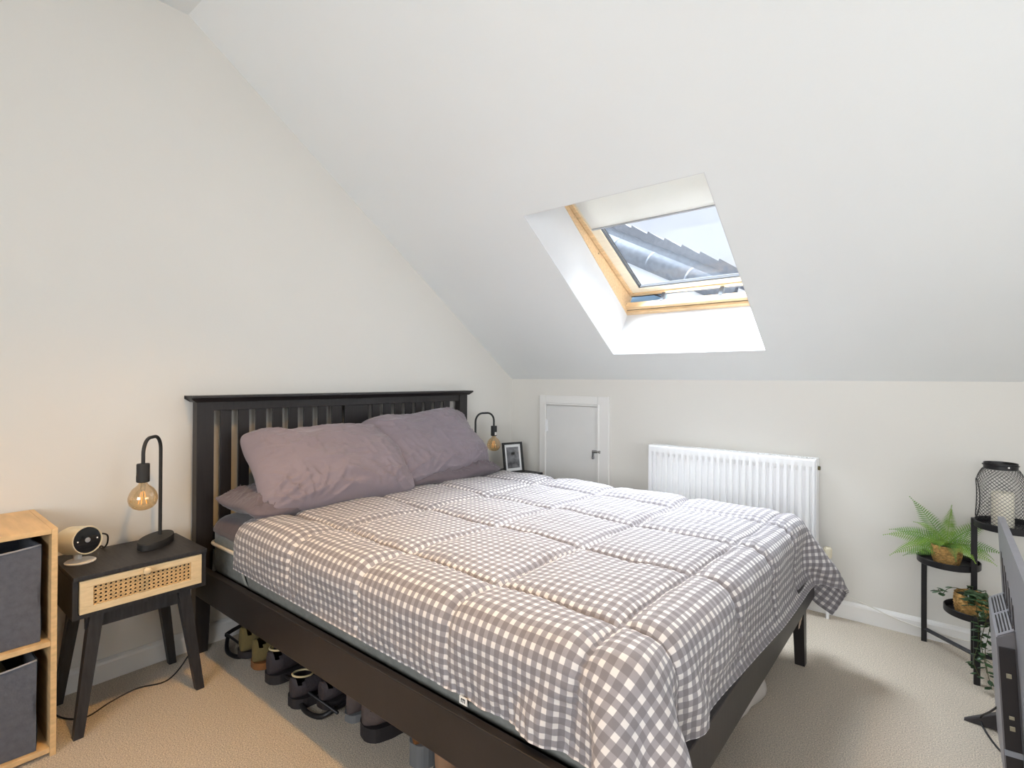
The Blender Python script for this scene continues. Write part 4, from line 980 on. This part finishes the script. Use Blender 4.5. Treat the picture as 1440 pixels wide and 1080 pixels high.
# ------------------------------------------------------------ shoes and racks under the bed
def shoe(loc, rz, mu, ms, label, ln=.27, wd=.095, hh=.09, high=.0, collar=None, sole=.022):
    t = empty('shoe', loc, rz, label, 'shoe', 'shoes stored under the bed')
    # heel at x=0, toe at +x
    N = 20; seg = 22; up = NB(); rings = []
    def half(x):
        u_ = x/ln
        return wd/2*((1-max(0, 1-(u_+.004)/.15)**2)**.5*(.86+.14*min(1, u_/.3)) if u_ < .30 else (1-.10*math.sin(math.pi*(u_-.30)/.3) if u_ < .6 else math.sqrt(max(0, 1-max(0, (u_-.62)/.39)**2.4))*1.02))
    def top(x):
        u_ = x/ln
        if u_ < .42: return hh+high*(1-max(0, u_-.3)/.12)
        return hh*(1-.62*max(0, (u_-.42)/.58)**.8)+high*0
    xs = [0, ln*.004, ln*.012, ln*.025]+[ln*(.045+.955*(i/N)) for i in range(N)]+[ln]
    for x in xs:
        r_ = []; hw = max(.004, half(min(x, ln-.003))); tp2 = top(x)
        for k in range(seg):
            q_ = 2*math.pi*k/seg; cy_ = math.cos(q_); cz_ = math.sin(q_)
            yy = hw*math.copysign(abs(cy_)**.7, cy_)*(1-.25*max(0, cz_)); zz = sole+(tp2-sole)*(.5+.5*math.copysign(abs(cz_)**.8, cz_))
            r_.append(up.verts.new((x, yy, zz)))
        rings.append(r_)
    for i, (A, B) in enumerate(zip(rings, rings[1:])):
        for k in range(seg):
            zc = (A[k].co.z+B[k].co.z)/2
            if 4 <= i <= 10 and abs((A[k].co.y+A[(k+1) % seg].co.y)/2) < wd*.30 and zc > hh*.78: continue     # ankle opening
            up.faces.new((A[k], A[(k+1) % seg], B[(k+1) % seg], B[k]))
    up.faces.new(rings[0][::-1]); up.faces.new(rings[-1])
    obj('upper', up, mu, t, True)
    so = NB(); pts = [(x, half(min(x, ln-.003))+.004) for x in xs]; outl = [(x-.002, y) for x, y in pts]+[(x-.002, -y) for x, y in pts[::-1]]
    prism(so, outl, 2, 0, sole+.004); obj('sole', so, ms, t)
    if collar:
        c_ = NB(); tube(c_, [(.045+.036*math.cos(q_), wd*.30*math.sin(q_), hh+high-.001-.006*math.cos(q_)) for q_ in [2*math.pi*k/20 for k in range(20)]], .0035, 6, closed=True); obj('collar', c_, collar, t, True)
    return t
RKZ = .055
def rack(x0, x1, label):
    t = empty('shoe_rack', ((x0+x1)/2, -1.88, 0), label=label, cat='shoe rack')
    O = Vector(t.location)
    def T_(pts, r_=.007, **k): return tube(NB(), [Vector(p_)-O for p_ in pts], r_, 8, **k)
    for y in (-2.03, -1.90, -1.74): obj('rail', T_([(x0, y, .045 if y < -1.8 else .10), (x1, y, .045 if y < -1.8 else .10)], .005), BLKM, t, True)
    for x in (x0, x0+.60):
        pts = smoothpath([(x+.005, -1.74, .10), (x, -2.00, .050), (x+.02, -2.03, .035), (x+.09, -2.060, .010), (x+.17, -2.050, .010), (x+.20, -2.01, .028), (x+.20, -1.90, .045), (x+.20, -1.74, .10)], 6)
        obj('end_loop', T_(pts, .0085), BLKM, t, True)
    return t
rack(.07, .92, 'long black tubular shoe rack under the near side of the bed')
H = R(90)
shoe((.290, -2.065, .03), H+R(8), SHOEO, SOLED, 'olive suede shoe nearest the wall on the rack', high=.02, hh=.10)
shoe((.405, -2.070, .03), H-R(4), SHOEO, SHOEBR, 'olive-brown shoe second from the wall on the rack', high=.01, hh=.10)
shoe((.535, -2.075, .022), H+R(3), SHOEB, SOLED, 'dark shoe with a cream collar, nearer the wall, on the rack', collar=LIPC, hh=.115, sole=.03)
shoe((.700, -2.075, .0), H-R(2), SHOEB, SOLED, 'dark shoe with a cream collar, farther from the wall, on the rack', collar=LIPC, hh=.100, sole=.03)
shoe((.815, -2.03, .02), H+R(3), SHOEB, SOLED, 'black shoe over the second loop of the rack')
shoe((.925, -1.995, .0), H+R(4), SHOEG, SOLEG, 'slim grey shoe on the carpet just past the end of the rack', hh=.11, wd=.07)
shoe((1.030, -2.010, .0), H-R(14), SHOEG, SOLED, 'chunky dark grey trainer on the carpet with its heel outward', hh=.12, wd=.11, sole=.040)
shoe((1.255, -1.990, .0), H+R(2), SHOEBR, SOLEG, 'brown leather boot with a thick grey sole', hh=.17, sole=.065, wd=.080)
shoe((1.365, -2.000, .0), H-R(6), mat('tan_suede', srgb(150, 118, 92), .9), SOLEG, 'tan suede boot beside the brown leather boot', hh=.15, sole=.035, wd=.080)
# crumpled white bag under the foot end
q = NB(); rows = []
for i in range(25):
    a_ = 2*math.pi*i/24; row = []
    for j in range(11):
        t = j/10; r_ = (1-.55*t**2)*(1+.10*math.sin(5*a_+t*6)+.05*math.sin(11*a_+3*t))
        if j == 10: r_ = .03
        row.append((.10*r_*math.cos(a_)+.01*math.sin(8*t), .21*r_*math.sin(a_), .004+.205*t*(1+.06*math.sin(4*a_))))
    rows.append(row)
rows = rows[:-1]; grid(q, rows, closed_u=True)
tag(obj('plastic_bag', q, CRUMP, smooth=True, loc=(1.86, -1.00, 0)), 'crumpled white bag on the carpet under the foot of the bed', 'bag')
